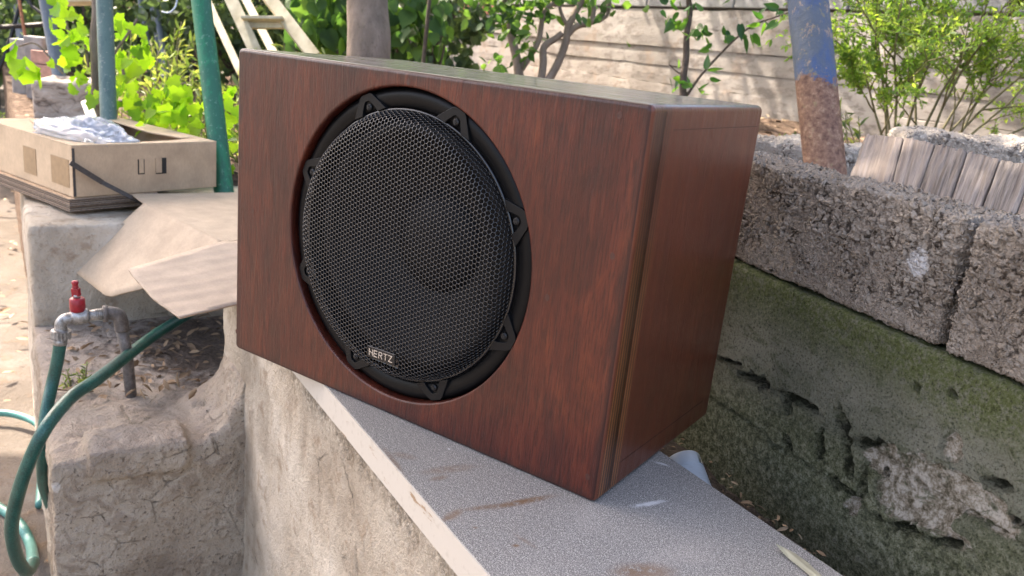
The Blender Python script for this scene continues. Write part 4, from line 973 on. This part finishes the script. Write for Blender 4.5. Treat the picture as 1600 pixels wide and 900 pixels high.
branch_tree('crooked_tree', 'small crooked tree with curving bare branches against the concrete wall', [
    ([(812, 128), (808, 95), (800, 60), (796, 25), (788, 0), (780, -60)], .020, .011),
    ([(812, 112), (828, 88), (842, 62), (850, 20), (868, -2), (880, -50)], .013, .008),
    ([(845, 128), (849, 100), (850, 74), (868, 60), (878, 52)], .016, .012),
    ([(856, 128), (872, 98), (884, 66), (888, 42), (900, 18), (912, -10), (918, -70)], .017, .011),
    ([(884, 58), (900, 42), (925, 34), (942, 20), (952, 4), (946, -12)], .013, .009),
    ([(924, 36), (928, 14), (926, -8), (932, -40)], .010, .007),
    ([(886, 40), (876, 18), (872, -10)], .008, .006), ([(935, 34), (950, 22), (953, 0)], .008, .005)], 3.2,
    [(795, 15, 26, 16, 46, .055), (775, 5, 16, 12, 26, .05), (812, 62, 12, 16, 26, .05), (840, 18, 12, 14, 18, .05), (800, 45, 12, 14, 18, .05), (880, -30, 60, 30, 160, .055), (905, 15, 10, 12, 8, .045), (820, 85, 6, 6, 8, .045), (800, -40, 40, 30, 120, .055), (775, 100, 14, 8, 16, .045)])
branch_tree('sapling', 'thin dark sapling with ivy like leaves, between the crooked tree and the steel pole', [
    ([(1067, 150), (1068, 120), (1072, 90), (1073, 55), (1078, 20), (1076, -10), (1080, -90)], .0135, .009),
    ([(1074, 148), (1095, 118), (1122, 88), (1150, 60), (1180, 38), (1232, 20)], .005, .003),
    ([(1070, 120), (1055, 110), (1045, 100)], .003, .002)], 2.9,
    [(1052, 42, 8, 8, 10, .045), (1088, 52, 9, 8, 10, .05), (1060, 15, 16, 10, 12, .045), (1062, 130, 9, 9, 14, .045), (1094, 140, 8, 5, 6, .04), (1115, 115, 12, 8, 4, .045), (1140, 55, 8, 6, 6, .045),
     (1168, 48, 8, 8, 6, .05), (1196, 32, 10, 6, 6, .05), (1225, 18, 8, 5, 5, .045), (1080, -50, 60, 20, 120, .05), (1110, 76, 4, 3, 2, .045)], 'dark_stem', 'sap_leaf', IVY, cat='sapling')
# feathery shrub at right
fs_ = empty('feathery_shrub', base_at(1450, 2.55)); tag(fs_, 'airy light green shrub with tiny leaves on thin fanned stems, upper right', 'shrub')
lv = Leaves(); mb = MB(); D0 = 2.55
def grow(p, d, L, r, lev):
    pts = [p]; n = 5
    for s in range(n):
        pts.append(pts[-1] + d * L / n); d = d + rv() * .16 + np.array([0, 0, .03]); d /= np.linalg.norm(d)
        if lev > 0 and s >= 1:
            for q in range(2 if lev < 3 else 1):
                dd = d + rv() * .75; dd[2] = dd[2] * .7 + .05; dd /= np.linalg.norm(dd); grow(pts[-1], dd, L * R_.uniform(.45, .65), r * .55, lev - 1) if R_.uniform() < .78 else None
    mb.tube(pts, np.linspace(r, r * .45, len(pts)), 5)
    if lev <= 1:
        tone = R_.uniform(.1, .7)
        for a, b in zip(pts[:-1], pts[1:]):
            for j in range(2 if lev else 3):
                q = a + (b - a) * R_.uniform(); dl = d * .6 + rv(); s = R_.uniform(.010, .024); lv.add(q, dl, rv() + [0, 0, .5], s, s * .42, OVAL, min(1, tone + R_.uniform(0, .4)))
rt = np.array([CR[0][0], CR[0][1], 0]); rt /= np.linalg.norm(rt); bk_ = np.array([-rt[1], rt[0], 0])
for (px, slope, L) in [(1432, -.42, .50), (1436, -.25, .62), (1440, -.12, .66), (1455, .12, .66), (1480, .30, .66), (1484, .55, .66), (1488, .90, .62), (1478, .05, .55), (1430, -.5, .34), (1440, -.32, .42), (1470, .4, .42), (1488, .75, .45), (1460, -.05, .40), (1490, 1.2, .5)]:
    p = base_at(px, D0 + R_.uniform(-.08, .08)); d = rt * slope + bk_ * R_.uniform(-.3, .3) + np.array([0, 0, 1.0]); d /= np.linalg.norm(d)
    grow(p, d, L, .0052, 3)
mb.build('stems', MAT['stem'], fs_, True); lv.build('foliage', MAT['shrub_leaf'], fs_)
print('feathery leaves', lv.n)
# small weedy plants
def weed(name, px, depth, h, n, label, mat='weed', L=.03, spread=.12, cat='weed', group=None, z=None, blades=True):
    b = base_at(px, depth, z); root = empty(name, b); tag(root, label, cat, group); mb = MB(); lv = Leaves()
    for i in range(n):
        d = rv(); d[2] = abs(d[2]) + 1.8; d /= np.linalg.norm(d); p = b + rv() * [spread, spread, 0] * .6 - [0, 0, .03]; hh = h * R_.uniform(.5, 1.1); pts = [p]
        for s in range(5):
            pts.append(pts[-1] + d * hh / 5); d = d + rv() * .15; d /= np.linalg.norm(d)
            for j in range(5 if blades else 3):
                q = pts[-1] - (pts[-1] - pts[-2]) * R_.uniform(); dd = d * .8 + rv() * .9; ll = L * R_.uniform(.6, 1.4); lv.add(q, dd, rv() + [0, 0, .4], ll, ll * (.28 if blades else .7), OVAL, R_.uniform())
        mb.tube(pts, np.linspace(.003, .0012, 6), 4)
    mb.build('stems', MAT['stem'], root, True); lv.build('foliage', MAT[mat], root)
for (px, d, h, n, lab) in [(905, 2.9, .26, 9, 'light green grassy weed just right of the crooked tree'), (950, 2.8, .33, 8, 'tall pale weed above the middle of the box top'), (770, 3.4, .26, 9, 'pale seeding weed at the left foot of the crooked tree'),
                           (715, 3.4, .22, 9, 'low bright weed between the iron rod and the crooked tree'), (835, 3.3, .16, 8, 'short weed between the stems of the crooked tree'), (1000, 3.6, .10, 6, 'tiny weed under the wall left of the sapling'),
                           (1372, 2.2, .22, 5, 'small leafy sprout rising just behind the palest plank'), (1250, 3.4, .10, 6, 'dry wisp of grass beside the steel pole foot')]:
    weed('weed_clump', px, d, h, n, lab, group='weeds in the garden bed')
for (px, d, h, n, lab) in [(300, 3.3, .46, 13, 'tall pale weed directly left of the green pole'), (255, 3.5, .48, 13, 'pale spiky weed midway between grey and green poles'), (222, 3.7, .46, 12, 'pale spiky weed just right of the grey green pole'),
                           (362, 2.9, .42, 14, 'bright weed right of the green pole against the box edge'), (395, 3.4, .42, 12, 'silvery green weed under the ladder'), (440, 3.6, .40, 12, 'weed in front of the ladder rung'), (500, 3.5, .42, 14, 'bright leafy weed left of the tree trunk'), (530, 3.3, .36, 12, 'short bright weed touching the tree trunk on its left'),
                           (625, 3.3, .34, 12, 'bright weed just right of the tree trunk'), (20, 6.5, .45, 12, 'weeds in the yard at the far left edge')]:
    weed('tall_weed', px, d, h, n, lab, group='tall weeds behind the carton and box', L=.045, spread=.22, z=None if px > 60 else ZG)
# grape vine behind the carton
vine = empty('grape_vine', base_at(240, 2.45)); tag(vine, 'sunlit bright green grape vine sprawling behind the open carton', 'vine')
lv = Leaves(); mb = MB()
def vleaf(px, py, d, L, r=None):
    p = at_d(px, py, d); dd = rv() * .55 + np.array([0, 0, -.75]) + rt * R_.uniform(-.5, .5); lv.add(p, dd + rv() * .4, -bk_ * .7 + rv() * 1.1 + [0, 0, .5], L, L * .95, LOBED, R_.uniform(.15, 1) if r is None else r)
for (x, y, sx, sy, n, L, d) in [(86, 45, 8, 18, 9, .075, 2.5), (112, 40, 10, 20, 12, .06, 2.6), (100, 85, 12, 16, 9, .07, 2.55), (130, 70, 12, 20, 14, .06, 2.65), (118, 115, 12, 12, 10, .065, 2.5), (150, 135, 10, 8, 7, .065, 2.45), (195, 35, 16, 12, 12, .065, 2.6), (188, 75, 10, 10, 7, .07, 2.6),
                                (210, 85, 14, 12, 12, .07, 2.65), (195, 110, 10, 12, 8, .065, 2.6), (195, 140, 14, 12, 14, .06, 2.5), (222, 160, 18, 16, 22, .06, 2.45), (262, 150, 18, 12, 22, .062, 2.5), (290, 145, 14, 12, 16, .062, 2.45), (275, 175, 18, 12, 18, .065, 2.4), (225, 195, 14, 10, 8, .05, 2.4),
                                (300, 190, 12, 10, 9, .06, 2.35), (355, 185, 12, 14, 14, .065, 2.5), (362, 215, 8, 12, 8, .06, 2.4), (355, 245, 8, 10, 5, .05, 2.35), (250, 190, 20, 8, 10, .045, 2.35), (88, 5, 8, 8, 4, .07, 2.5), (340, 160, 14, 16, 10, .06, 2.7)]:
    for i in range(n): vleaf(R_.normal(x, sx), R_.normal(y, sy), d + R_.uniform(-.12, .12), L * R_.uniform(.38, .85)) if R_.uniform() < .85 else None
for (x, y) in [(18, 78), (28, 92), (48, 110), (58, 120), (52, 98), (20, 66)]: vleaf(x, y, 2.5, .066)
for pts, r in [([(150, 150), (148, 100), (146, 60), (150, 20), (147, -20)], .012), ([(118, 105), (112, 70), (104, 35), (95, 12), (90, -10)], .004), ([(98, 115), (78, 90), (55, 68), (30, 72)], .003), ([(238, 190), (245, 160), (262, 140), (290, 130)], .005), ([(138, 105), (136, 85), (132, 70)], .004), ([(150, 140), (175, 90), (195, 60), (215, 30)], .004), ([(240, 195), (220, 165), (200, 140), (190, 100)], .005), ([(300, 210), (330, 180), (360, 170)], .004)]:
    mb.tube(catmull(px_path(pts, 2.58), 6), r, 7)
mb.build('stems', MAT['bark'], vine, True); lv.build('foliage', MAT['vine_leaf'], vine)
# broad leaved creeper between ladder and trunk
cr_ = empty('creeper', base_at(500, 3.9)); tag(cr_, 'mid green broad leaved creeper hanging between the ladder and the trunk', 'creeper'); lv = Leaves(); mb = MB()
for i in range(620):
    x = R_.uniform(452, 700); y = R_.uniform(-90, 60) + R_.uniform(0, 35); p = at_d(x, y, 3.9 + R_.uniform(-.25, .25)); s = .085 * R_.uniform(.6, 1.3)
    lv.add(p, rv() * .6 + [0, 0, -.8], -bk_ * .7 + rv() * .8 + [0, 0, .5], s, s * .9, IVY, R_.uniform())
for k in range(7): x = 470 + 36 * k; mb.tube(catmull([at_d(x, 110, 3.95), at_d(x + 10, 50, 3.95), at_d(x - 8, -10, 3.95), at_d(x + 5, -90, 3.95)], 5), .006, 6)
mb.build('stems', MAT['dark_stem'], cr_, True); lv.build('foliage', MAT['mid_leaf'], cr_)
# dark shrubs making the backdrop at left
bl = [(-60, 6.2, 1.5, .75, 'dark bushy shrub beyond the far left trellis'), (40, 6.6, 1.6, .75, 'dark shrub behind the stout blue grey trellis post'), (130, 6.0, 1.6, .8, 'dark grey green bush behind the upper grape vine'), (225, 6.4, 1.7, .8, 'dark bush behind the three thin posts'),
      (300, 5.6, 1.6, .75, 'dark green bush showing either side of the green pole'), (385, 6.0, 1.7, .8, 'dark bush seen between the ladder rails'), (470, 5.4, 1.5, .7, 'shaded bush right of the ladder'), (560, 5.6, 1.6, .7, 'dark bush behind the tree trunk'), (650, 5.2, 1.5, .55, 'dark bush behind the iron rod, at the wall end')]
for (px, d, h, rx, lab) in bl: shrub('dark_shrub', base_at(px, d, -.15), h, rx, 2600, .062, 'hedge_leaf', lab, group='dark shrubs closing the garden', zc=.52)
lv = Leaves()
for i in range(420):
    px = R_.uniform(-420, 900); d = R_.uniform(8.5, 11); c = at_d(px, 60, d); c[2] = R_.uniform(-.5, 2.6); cloud(lv, c, (.7, .7, .6), 56, .12, OVAL, .8)
o = lv.build('far_foliage', MAT['hedge_leaf']); tag(o, 'dark mass of foliage closing the garden in the distance', 'foliage', kind='stuff')
# leaf litter
lv = Leaves()
for i in range(5200):
    u = R_.uniform(-6.5, 3.0); v = R_.uniform(-.38, 4.2); p = W(u, v, 0)
    if not (u < -2.0 or p @ NM > OM + .16): continue
    p[2] = bed_z(u, v) + .012; s = R_.uniform(.02, .055); lv.add(p, rv() * [1, 1, .2], rv() * .5 + [0, 0, 1], s, s * .5, OVAL, R_.uniform())
tag(lv.build('leaf_litter', MAT['dry']), 'dry fallen leaves scattered over the garden bed', 'leaf litter', kind='stuff')
lv = Leaves()
for i in range(1600):
    u = R_.uniform(-6, 0); v = R_.uniform(-2.5, 1.2); p = W(u, v, ZG + .03); s = R_.uniform(.015, .06); lv.add(p, rv() * [1, 1, .1], rv() * .4 + [0, 0, 1], s, s * .4, OVAL, R_.uniform())
tag(lv.build('yard_litter', MAT['dry']), 'dry leaves scattered over the bare yard', 'leaf litter', kind='stuff')

# ================================================================== carton and cardboard on the pier
C0 = at_z(115, 309, 0.0); Cr = at_z(338, 292, 0.0); ea = (Cr - C0); LW = np.linalg.norm(ea); ea /= LW; eb = np.array([-ea[1], ea[0], 0]); CHt = .118; CL = .46; TH = .004
cart = empty('open_carton', C0 + ea * LW / 2 + eb * CL / 2); tag(cart, 'low brown cardboard carton, half open, with clear plastic film inside', 'carton')
def cb_(a0, a1, b0, b1, z0, z1): return (C0 + ea * (a0 + a1) / 2 + eb * (b0 + b1) / 2 + Z3 * (z0 + z1) / 2, ((a1 - a0) / 2, (b1 - b0) / 2, (z1 - z0) / 2), [ea, eb, Z3])
def cpart(name, m, *a, par=cart, bev=.0012): mb = MB(); mb.box(*cb_(*a)); return mb.build(name, MAT[m], par, False, bev)
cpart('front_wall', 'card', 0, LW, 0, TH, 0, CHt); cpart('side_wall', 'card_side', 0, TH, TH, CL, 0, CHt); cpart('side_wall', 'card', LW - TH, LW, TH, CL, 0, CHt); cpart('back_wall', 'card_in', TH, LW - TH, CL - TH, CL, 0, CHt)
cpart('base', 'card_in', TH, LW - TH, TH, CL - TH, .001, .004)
# folded-in rims round the opening
def cpoly(name, m, pts, th=.003, par=cart, uvw=True):
    mb = MB(); top = [C0 + ea * a + eb * b + Z3 * (CHt + c) for a, b, c in pts]; n = len(pts); mb.add(top + [p - Z3 * th for p in top], [tuple(range(n)), tuple(range(2 * n - 1, n - 1, -1))] + [(k, k + n, (k + 1) % n + n, (k + 1) % n) for k in range(n)]); return mb.build(name, MAT[m], par)
cpoly('top_flap', 'card_side', [(0, 0, .003), (.115, 0, .003), (.095, .06, .001), (.085, CL - .08, .001), (.11, CL, .003), (0, CL, .003)])
cpoly('top_flap', 'card_side', [(.115, 0, .0031), (LW, 0, .0031), (LW, .07, .0031), (.28, .055, .000), (.13, .045, -.002), (.096, .05, -.001)])
cpoly('top_flap', 'card_side', [(LW, .07, .003), (LW, CL, .003), (LW - .055, CL, .003), (LW - .075, .20, .001), (LW - .055, .075, .003)])
cpoly('top_flap', 'card_side', [(.11, CL, .003), (.09, CL - .075, .001), (LW - .08, CL - .09, -.001), (LW - .055, CL, .003)])
fslot = lambda px, py: ((at_n(px, py, eb, eb @ C0) - C0) @ ea, at_n(px, py, eb, eb @ C0)[2])
for (xa, xb, ya, yb, m) in [(215, 226, 249, 272, 'dark'), (243, 260, 247, 271, 'dark')]:
    a0, z1 = fslot(xa, ya); a1, z0 = fslot(xb, yb); mb = MB(); mb.box(*cb_(a0, a1, -.0006, .0006, z0, z1)); hs = mb.build('handle_slot', MAT[m], cart)
    mb = MB(); mb.box(*cb_(a0 + (.003 if xa < 230 else 0), a0 + (a1 - a0) * (.85 if xa < 230 else .55), -.0016, -.0007, z0 + .003, z1)); mb.build('slot_tab', MAT['card'], hs)
mb = MB(); mb.box(*cb_(0, .006, -.0012, -.0002, .002, CHt - .004)); mb.build('corner_line', MAT['dark_tape'], cart)
mb = MB(); mb.box(*cb_(.018, LW - .02, -.0010, -.0002, .045, .075)); mb.build('packing_tape', MAT['tape'], cart) if False else None
for (b0, b1) in ((.015, .10), (.175, .24)):
    mb = MB(); mb.box(*cb_(-.0010, -.0002, b0, b1, .02, .085)); mb.build('packing_tape', MAT['tape'], cart)
# plastic film
bm = bmesh.new(); bmesh.ops.create_icosphere(bm, subdivisions=5, radius=1)
for v in bm.verts:
    q = v.co.copy(); n_ = noise.noise(q * 1.6) * .36 + abs(noise.noise(Vector((q.x * 5, q.y * 1.6, q.z * 4)) + Vector((3, 1, 2)))) * .34 + abs(noise.noise(q * 6)) * .10
    q *= (1 + n_); v.co = Vector((q.x * .085, q.y * .13, q.z * .038))
fo = bm_obj('plastic_film', bm, MAT['film'], None, True); c = C0 + ea * .115 + eb * .17 + Z3 * (CHt + .000)
fo.matrix_world = Matrix.Translation(Vector(c)) @ Matrix.Rotation(math.atan2(ea[1], ea[0]), 4, 'Z'); tag(fo, 'crumpled clear plastic film bulging out of the open carton', 'plastic film')
# stack of flat cardboard under the carton
stk = empty('cardboard_stack', C0 + ea * .15 + eb * .2 - Z3 * .03); tag(stk, 'stack of flattened cardboard sheets between the carton and the pier', 'cardboard stack')
for k in range(5):
    z1 = -.0015 - k * .0064; jit = random.uniform(-.006, .006); mb = MB(); mb.box(*cb_(-.012 + jit * .3, .205 + jit, -.006 + abs(jit), CL, z1 - .0056, z1)); o = mb.build('flat_sheet', MAT['card_edge'], stk)
    o.data.materials.append(MAT['card']); 
    for p in o.data.polygons:
        if abs(p.normal.z) > .9: p.material_index = 1
# loose dark edged strip in front of the carton
mb = MB(); P_ = [at_n(110, 254, eb, eb @ C0 - .015), at_n(160, 285, eb, eb @ C0 - .02), at_n(222, 317, eb, eb @ C0 - .035)]
mb.bar(P_[0], P_[1], .012, .002, Z3); mb.bar(P_[1], P_[2], .010, .002, Z3 + eb * .3); tag(mb.build('card_strip', MAT['dark_tape']), 'bent dark edged cardboard strip leaning across the carton corner', 'cardboard strip')
# spread cardboard sheet with two hanging flaps
sh = empty('cardboard_sheet', at_z(300, 330, .001)); tag(sh, 'flattened pale cardboard with two flaps hanging toward the tap', 'cardboard sheet')
def poly3(name, pts, mat, parent, th=.0035, sub=0):
    pts = [np.array(p, float) for p in pts]; n = np.cross(pts[1] - pts[0], pts[2] - pts[0]); n /= np.linalg.norm(n); k = len(pts); mb = MB()
    mb.add(pts + [p - n * th for p in pts], [tuple(range(k)), tuple(range(2 * k - 1, k - 1, -1))] + [(i, i + k, (i + 1) % k + k, (i + 1) % k) for i in range(k)]); return mb.build(name, mat, parent, False, .0008)
zs_ = .002
Aq = at_z(226, 318, zs_); Bq = at_z(347, 377, zs_); Cq = at_z(400, 372, zs_); Dq = at_z(400, 300, zs_); Eq = at_z(205, 303, zs_)
poly3('middle_panel', [Aq, Eq, Dq, Cq, Bq][::-1], MAT['card_pale'], sh)
Vd = float(V @ Aq) - .13
F1 = at_n(116, 418, U, -1.38); F1b = at_n(121, 428, U, -1.375); F2 = at_n(163, 461, U, -1.34); F2b = at_n(176, 464, U, -1.33); F3 = at_n(268, 430, U, -1.25)
def flap(name, p3, pix, mat, amp, fr_):
    p3 = [np.array(p) for p in p3]; n = np.cross(p3[1] - p3[0], p3[2] - p3[0]); n /= np.linalg.norm(n); pts = [at_n(x, y, n, n @ p3[0]) for x, y in pix]
    bm = bmesh.new(); vs = [bm.verts.new(tuple(p)) for p in pts]; bm.faces.new(vs); bmesh.ops.triangulate(bm, faces=bm.faces[:]); bmesh.ops.subdivide_edges(bm, edges=bm.edges[:], cuts=14, use_grid_fill=True); bmesh.ops.triangulate(bm, faces=bm.faces[:])
    for v in bm.verts:
        q = v.co.copy(); v.co = q + Vector(n) * (amp * noise.noise(q * fr_) + amp * .25 * noise.noise(q * fr_ * 4))
    o = bm_obj(name, bm, mat, sh, True); o.parent = None; adopt(o, sh); m = o.modifiers.new('s', 'SOLIDIFY'); m.thickness = .0035; m.offset = 0; return o
flap('hanging_flap', (Aq, Bq, at_n(150, 445, U, -1.35)), [(226, 318), (118, 414), (115, 420), (121, 428), (165, 462), (176, 464), (240, 447), (300, 430), (347, 377)], MAT['card_pale'], .004, 6)
ub = float(U @ Bq) + .015
G1 = at_n(201, 422, U, ub + .05); G2 = at_n(281, 496, U, ub + .11); G3 = at_n(330, 486, U, ub + .10); G4 = at_n(420, 462, U, ub + .08); G5 = at_n(430, 374, U, ub); G0 = at_n(349, 377.5, U, ub + .001)
flap('ribbed_flap', (G0, at_z(430, 374, .002), at_n(281, 496, V, -.264)), [(349, 377.5), (201, 421), (206, 430), (240, 468), (281, 496), (300, 492), (330, 486), (430, 462), (430, 374)], MAT['card_flute'], .003, 8)

# ================================================================== tap, pipe, hose
tap = empty('garden_tap', at_n(205, 625, U, -1.02)); tag(tap, 'galvanised water tap with red handle above the concrete ledge', 'tap'); DT = 1.52
ut = -1.02
def T(px, py, du=0.0): return at_n(px, py, U, ut + du)
base = T(207, 640); mb = MB(); mb.tube([base, T(203, 600), T(198, 550), T(190, 512)], .0105, 16); mb.build('riser_pipe', MAT['pipe'], tap, True)
mb = MB(); mb.tube(catmull([T(191, 516), T(189, 502), T(184, 492), T(170, 489), T(164, 490)], 6), .0125, 16); mb.tube([T(168, 490), T(161, 490.5)], .0155, 16); mb.build('elbow', MAT['pipe'], tap, True)
mb = MB(); mb.tube([T(163, 490.5), T(136, 493)], .0098, 16)
for k in range(5): a = T(162 - 3 * k, 490.6 + .2 * k); b = T(160.6 - 3 * k, 490.7 + .2 * k); mb.tube([a, b], .0108, 16)
mb.build('threaded_nipple', MAT['galv'], tap, True)
mb = MB(); mb.tube([T(138, 492.5), T(136, 492.6), T(134, 493), T(114, 496), T(111, 496.5)], [.0125, .0145, .0150, .0140, .011], 20); vb = mb.build('valve_body', MAT['galv'], tap, True)
mb = MB(); mb.tube(catmull([T(113, 496.5), T(102, 499), T(96, 505), T(95, 514), T(95, 518)], 6), [.0105] * 18 + [.0112] * 7, 18); mb.build('spout', MAT['galv'], tap, True)
mb = MB()
for k in range(16):
    a = 2 * math.pi * k / 16; c = T(95, 520); off = np.array([math.cos(a), math.sin(a), 0]) * .0150; mb.tube([c + off + [0, 0, .004], c + off - [0, 0, .010]], .0020, 6)
mb.tube([T(95, 515), T(95, 516), T(94.5, 527), T(94.5, 528)], [.012, .0152, .0150, .012], 24); mb.build('hose_nut', MAT['galv'], tap, False)
mb = MB(); mb.tube([T(94.5, 528), T(94, 538)], .0118, 18); mb.build('hose_collar', MAT['galv'], tap, True)
mb = MB(); mb.tube([T(122, 494), T(121, 484)], .0085, 14); mb.build('valve_neck', MAT['galv'], vb, True)
mb = MB(); mb.tube([T(121.5, 486), T(121.5, 485), T(120.5, 467), T(120.4, 465)], [.011, .0130, .0128, .010], 20); mb.build('red_cap', MAT['red'], vb, True)
mb = MB(); mb.tube([T(120, 465), T(119.5, 460)], .006, 12); mb.build('stem_nut', MAT['galv'], vb, True)
mb = MB(); a, b, c = T(119.6, 462), T(118, 450), T(117, 441); mb.bar(a, b, .013, .010, rt); mb.tube([b, (b + c) / 2, c, c + [0, 0, .003]], [.0055, .0048, .0062, .004], 12); mb.build('red_handle', MAT['red'], vb, False, .001)
def hose_obj(name, pts, r, mat, label, group='garden hoses by the tap'):
    mb = MB(); P = catmull(pts, 12); mb.tube(P, r, 16); o = mb.build(name, MAT[mat], None, True); tag(o, label, 'hose', group); return o
def G(px, py, dz=.02): return at_z(px, py, ZG + dz)
vz = float(V @ T(95, 530))
hose_obj('garden_hose', [T(94, 534), T(90, 562), T(82, 598), at_n(73, 640, U, -.99), at_n(68, 685, U, -.97), at_n(67, 730, U, -.99), at_n(70, 762, U, -1.05), at_n(84, 800, U, -1.15), at_n(100, 830, U, -1.2)], .0108, 'hose', 'dark green hose hanging straight down from the tap nut')
hose_obj('garden_hose', [at_n(330, 470, U, -1.30), T(272, 504, -.16), T(235, 528, -.08), T(190, 563, .04), T(150, 594, .12), at_n(112, 620, U, -.86), at_n(72, 668, U, -.80), at_n(44, 725, U, -.80), at_n(26, 780, U, -.82), at_n(18, 828, U, -.84), at_n(27, 872, U, -.88), at_n(42, 893, U, -.92), at_n(52, 880, U, -.98)], .0108, 'hose', 'dark green hose crossing in front of the pipe and looping down at left')
hose_obj('garden_hose', [at_n(52, 880, U, -.98), G(48, 852), G(36, 826), G(20, 808), G(0, 794), G(-60, 760), G(-140, 790)], .0108, 'hose_pale', 'pale sea green hose coiling on the ground at the lower left corner')
hose_obj('garden_hose', [G(-90, 640), G(0, 645), G(28, 649), G(52, 658), G(66, 672), G(70, 700), G(66, 740), G(62, 790)], .0100, 'hose_pale', 'pale hose lying on the dirt left of the ledge, upper one')

# ================================================================== small things
wp_ = empty('ribbed_pipe', at_z(1085, 730, -.06)); tag(wp_, 'short white ribbed plastic pipe lying in the gap behind the speaker box', 'pipe')
a = at_n(1066, 718, NM, OM - .060); b = at_n(1096, 800, NM, OM - .068); d = b - a; L = np.linalg.norm(d); d /= L
r0 = .0235; pts = [a, a + d * .002, a + d * .018]; rr = [r0 * .94, r0, r0]; t_ = .018
while t_ < L: pts += [a + d * t_, a + d * (t_ + .0016), a + d * (t_ + .0032)]; rr += [r0, r0 * .93, r0]; t_ += .0040
mb = MB(); mb.tube(pts, rr, 40); mb.build('pipe_body', MAT['white_pipe'], wp_, True)
lt = at_z(1212, 852, .003); l2 = at_z(1284, 906, .002); 
P_ = [at_z(x, y, z) for x, y, z in [(1212, 850, .008), (1222, 855, .005), (1240, 864, .0028), (1262, 880, .0022), (1283, 900, .002), (1290, 912, .002), (1278, 911, .002), (1254, 890, .002), (1233, 873, .0022), (1220, 860, .0045)]]
tag(poly3('dry_husk', P_[::-1], m_plain('pale_husk', (.40, .37, .26), .7, 0, .15, 60), None, .0008), 'pale yellowish dry leaf strip lying on the right edge of the board', 'leaf strip')
dl = [(238, 606, 0, .05), (250, 596, .3, .06), (265, 604, -.4, .05), (212, 612, .5, .045), (280, 600, .1, .05), (295, 618, .2, .06), (228, 618, -.3, .04), (195, 614, .2, .04)]
lab = ['curled tan dry leaf upright behind the hose, near the pipe foot', 'tallest curled dry leaf beside the hose on the ledge', 'dry leaf touching the pipe foot', 'dry leaf lying under the hose', 'dry leaf just right of the pipe foot', 'large pale dry leaf lying right of the pipe foot', 'small dry leaf in front of the others on the ledge', 'leftmost dry leaf on the ledge, by the green sprig']
for (px, py, tw, L), lb in zip(dl, lab):
    p = at_z(px, py + 6, -.262); lv = Leaves(); dd = rt * math.sin(tw * 3) + Z3 * .5 + bk_ * .2; lv.add(p, dd + rv() * .5, rv() + [0, 0, .6], L * .62, L * .2, OVAL, R_.uniform(.3, .9)); o = lv.build('dry_leaf', MAT['dry']); m = o.modifiers.new('s', 'SOLIDIFY'); m.thickness = .0008
    tag(o, lb, 'dry leaf', 'dry leaves on the ledge')
lv = Leaves()
for i in range(260):
    p = W(R_.uniform(-1.42, -1.0), R_.uniform(-.42, .1), -.268); s = R_.uniform(.01, .035); lv.add(p, rv() * [1, 1, .4], rv() * .6 + [0, 0, 1], s, s * .4, OVAL, R_.uniform(0, .6))
for i in range(500):
    e = R_.uniform(-.3, 1.2); p = EM * e + NM * (OM - R_.uniform(.0, .10)) + Z3 * (-.078); s = R_.uniform(.004, .016); lv.add(p, rv() * [1, 1, .3], rv() * .6 + [0, 0, 1], s, s * .35, OVAL, R_.uniform(0, .8))
tag(lv.build('fine_litter', MAT['dry']), 'crumbled leaf litter on the ledge and in the soil gap', 'leaf litter', kind='stuff')
weed('sprig', 100, 1.42, .05, 6, 'little green sprig growing at the left end of the ledge', L=.012, spread=.03, z=-.262, cat='sprig')

# ================================================================== unseen roof added overhead to block the sun
rf = empty('added_shade_roof', W(-1.6, -.3, 2.3)); tag(rf, 'unseen corrugated roof added overhead, out of view, to shade the wall and box', 'roof')
P = []; F = []; nu = 240
ul = np.linspace(RU0, RU1, nu); 
for u in ul:
    for v in (RV0, RV1): P.append(W(u, v, 2.3 + .02 * math.sin(u * 60) + .05 * (v - RV0)))
for i in range(nu - 1): F.append((2 * i, 2 * i + 2, 2 * i + 3, 2 * i + 1))
o = mesh_obj('roof_sheet', P, F, MAT['roofing']); adopt(o, rf); o.modifiers.new('s', 'SOLIDIFY').thickness = .003
for k in range(3): mb = MB(); v_ = RV0 + (RV1 - RV0) * (.05 + .45 * k); mb.box(W((RU0 + RU1) / 2, v_, 2.20 + .05 * (v_ - RV0)), ((RU1 - RU0) / 2, .03, .05), [U, V, Z3]); mb.build('rafter', MAT['timber'], rf)
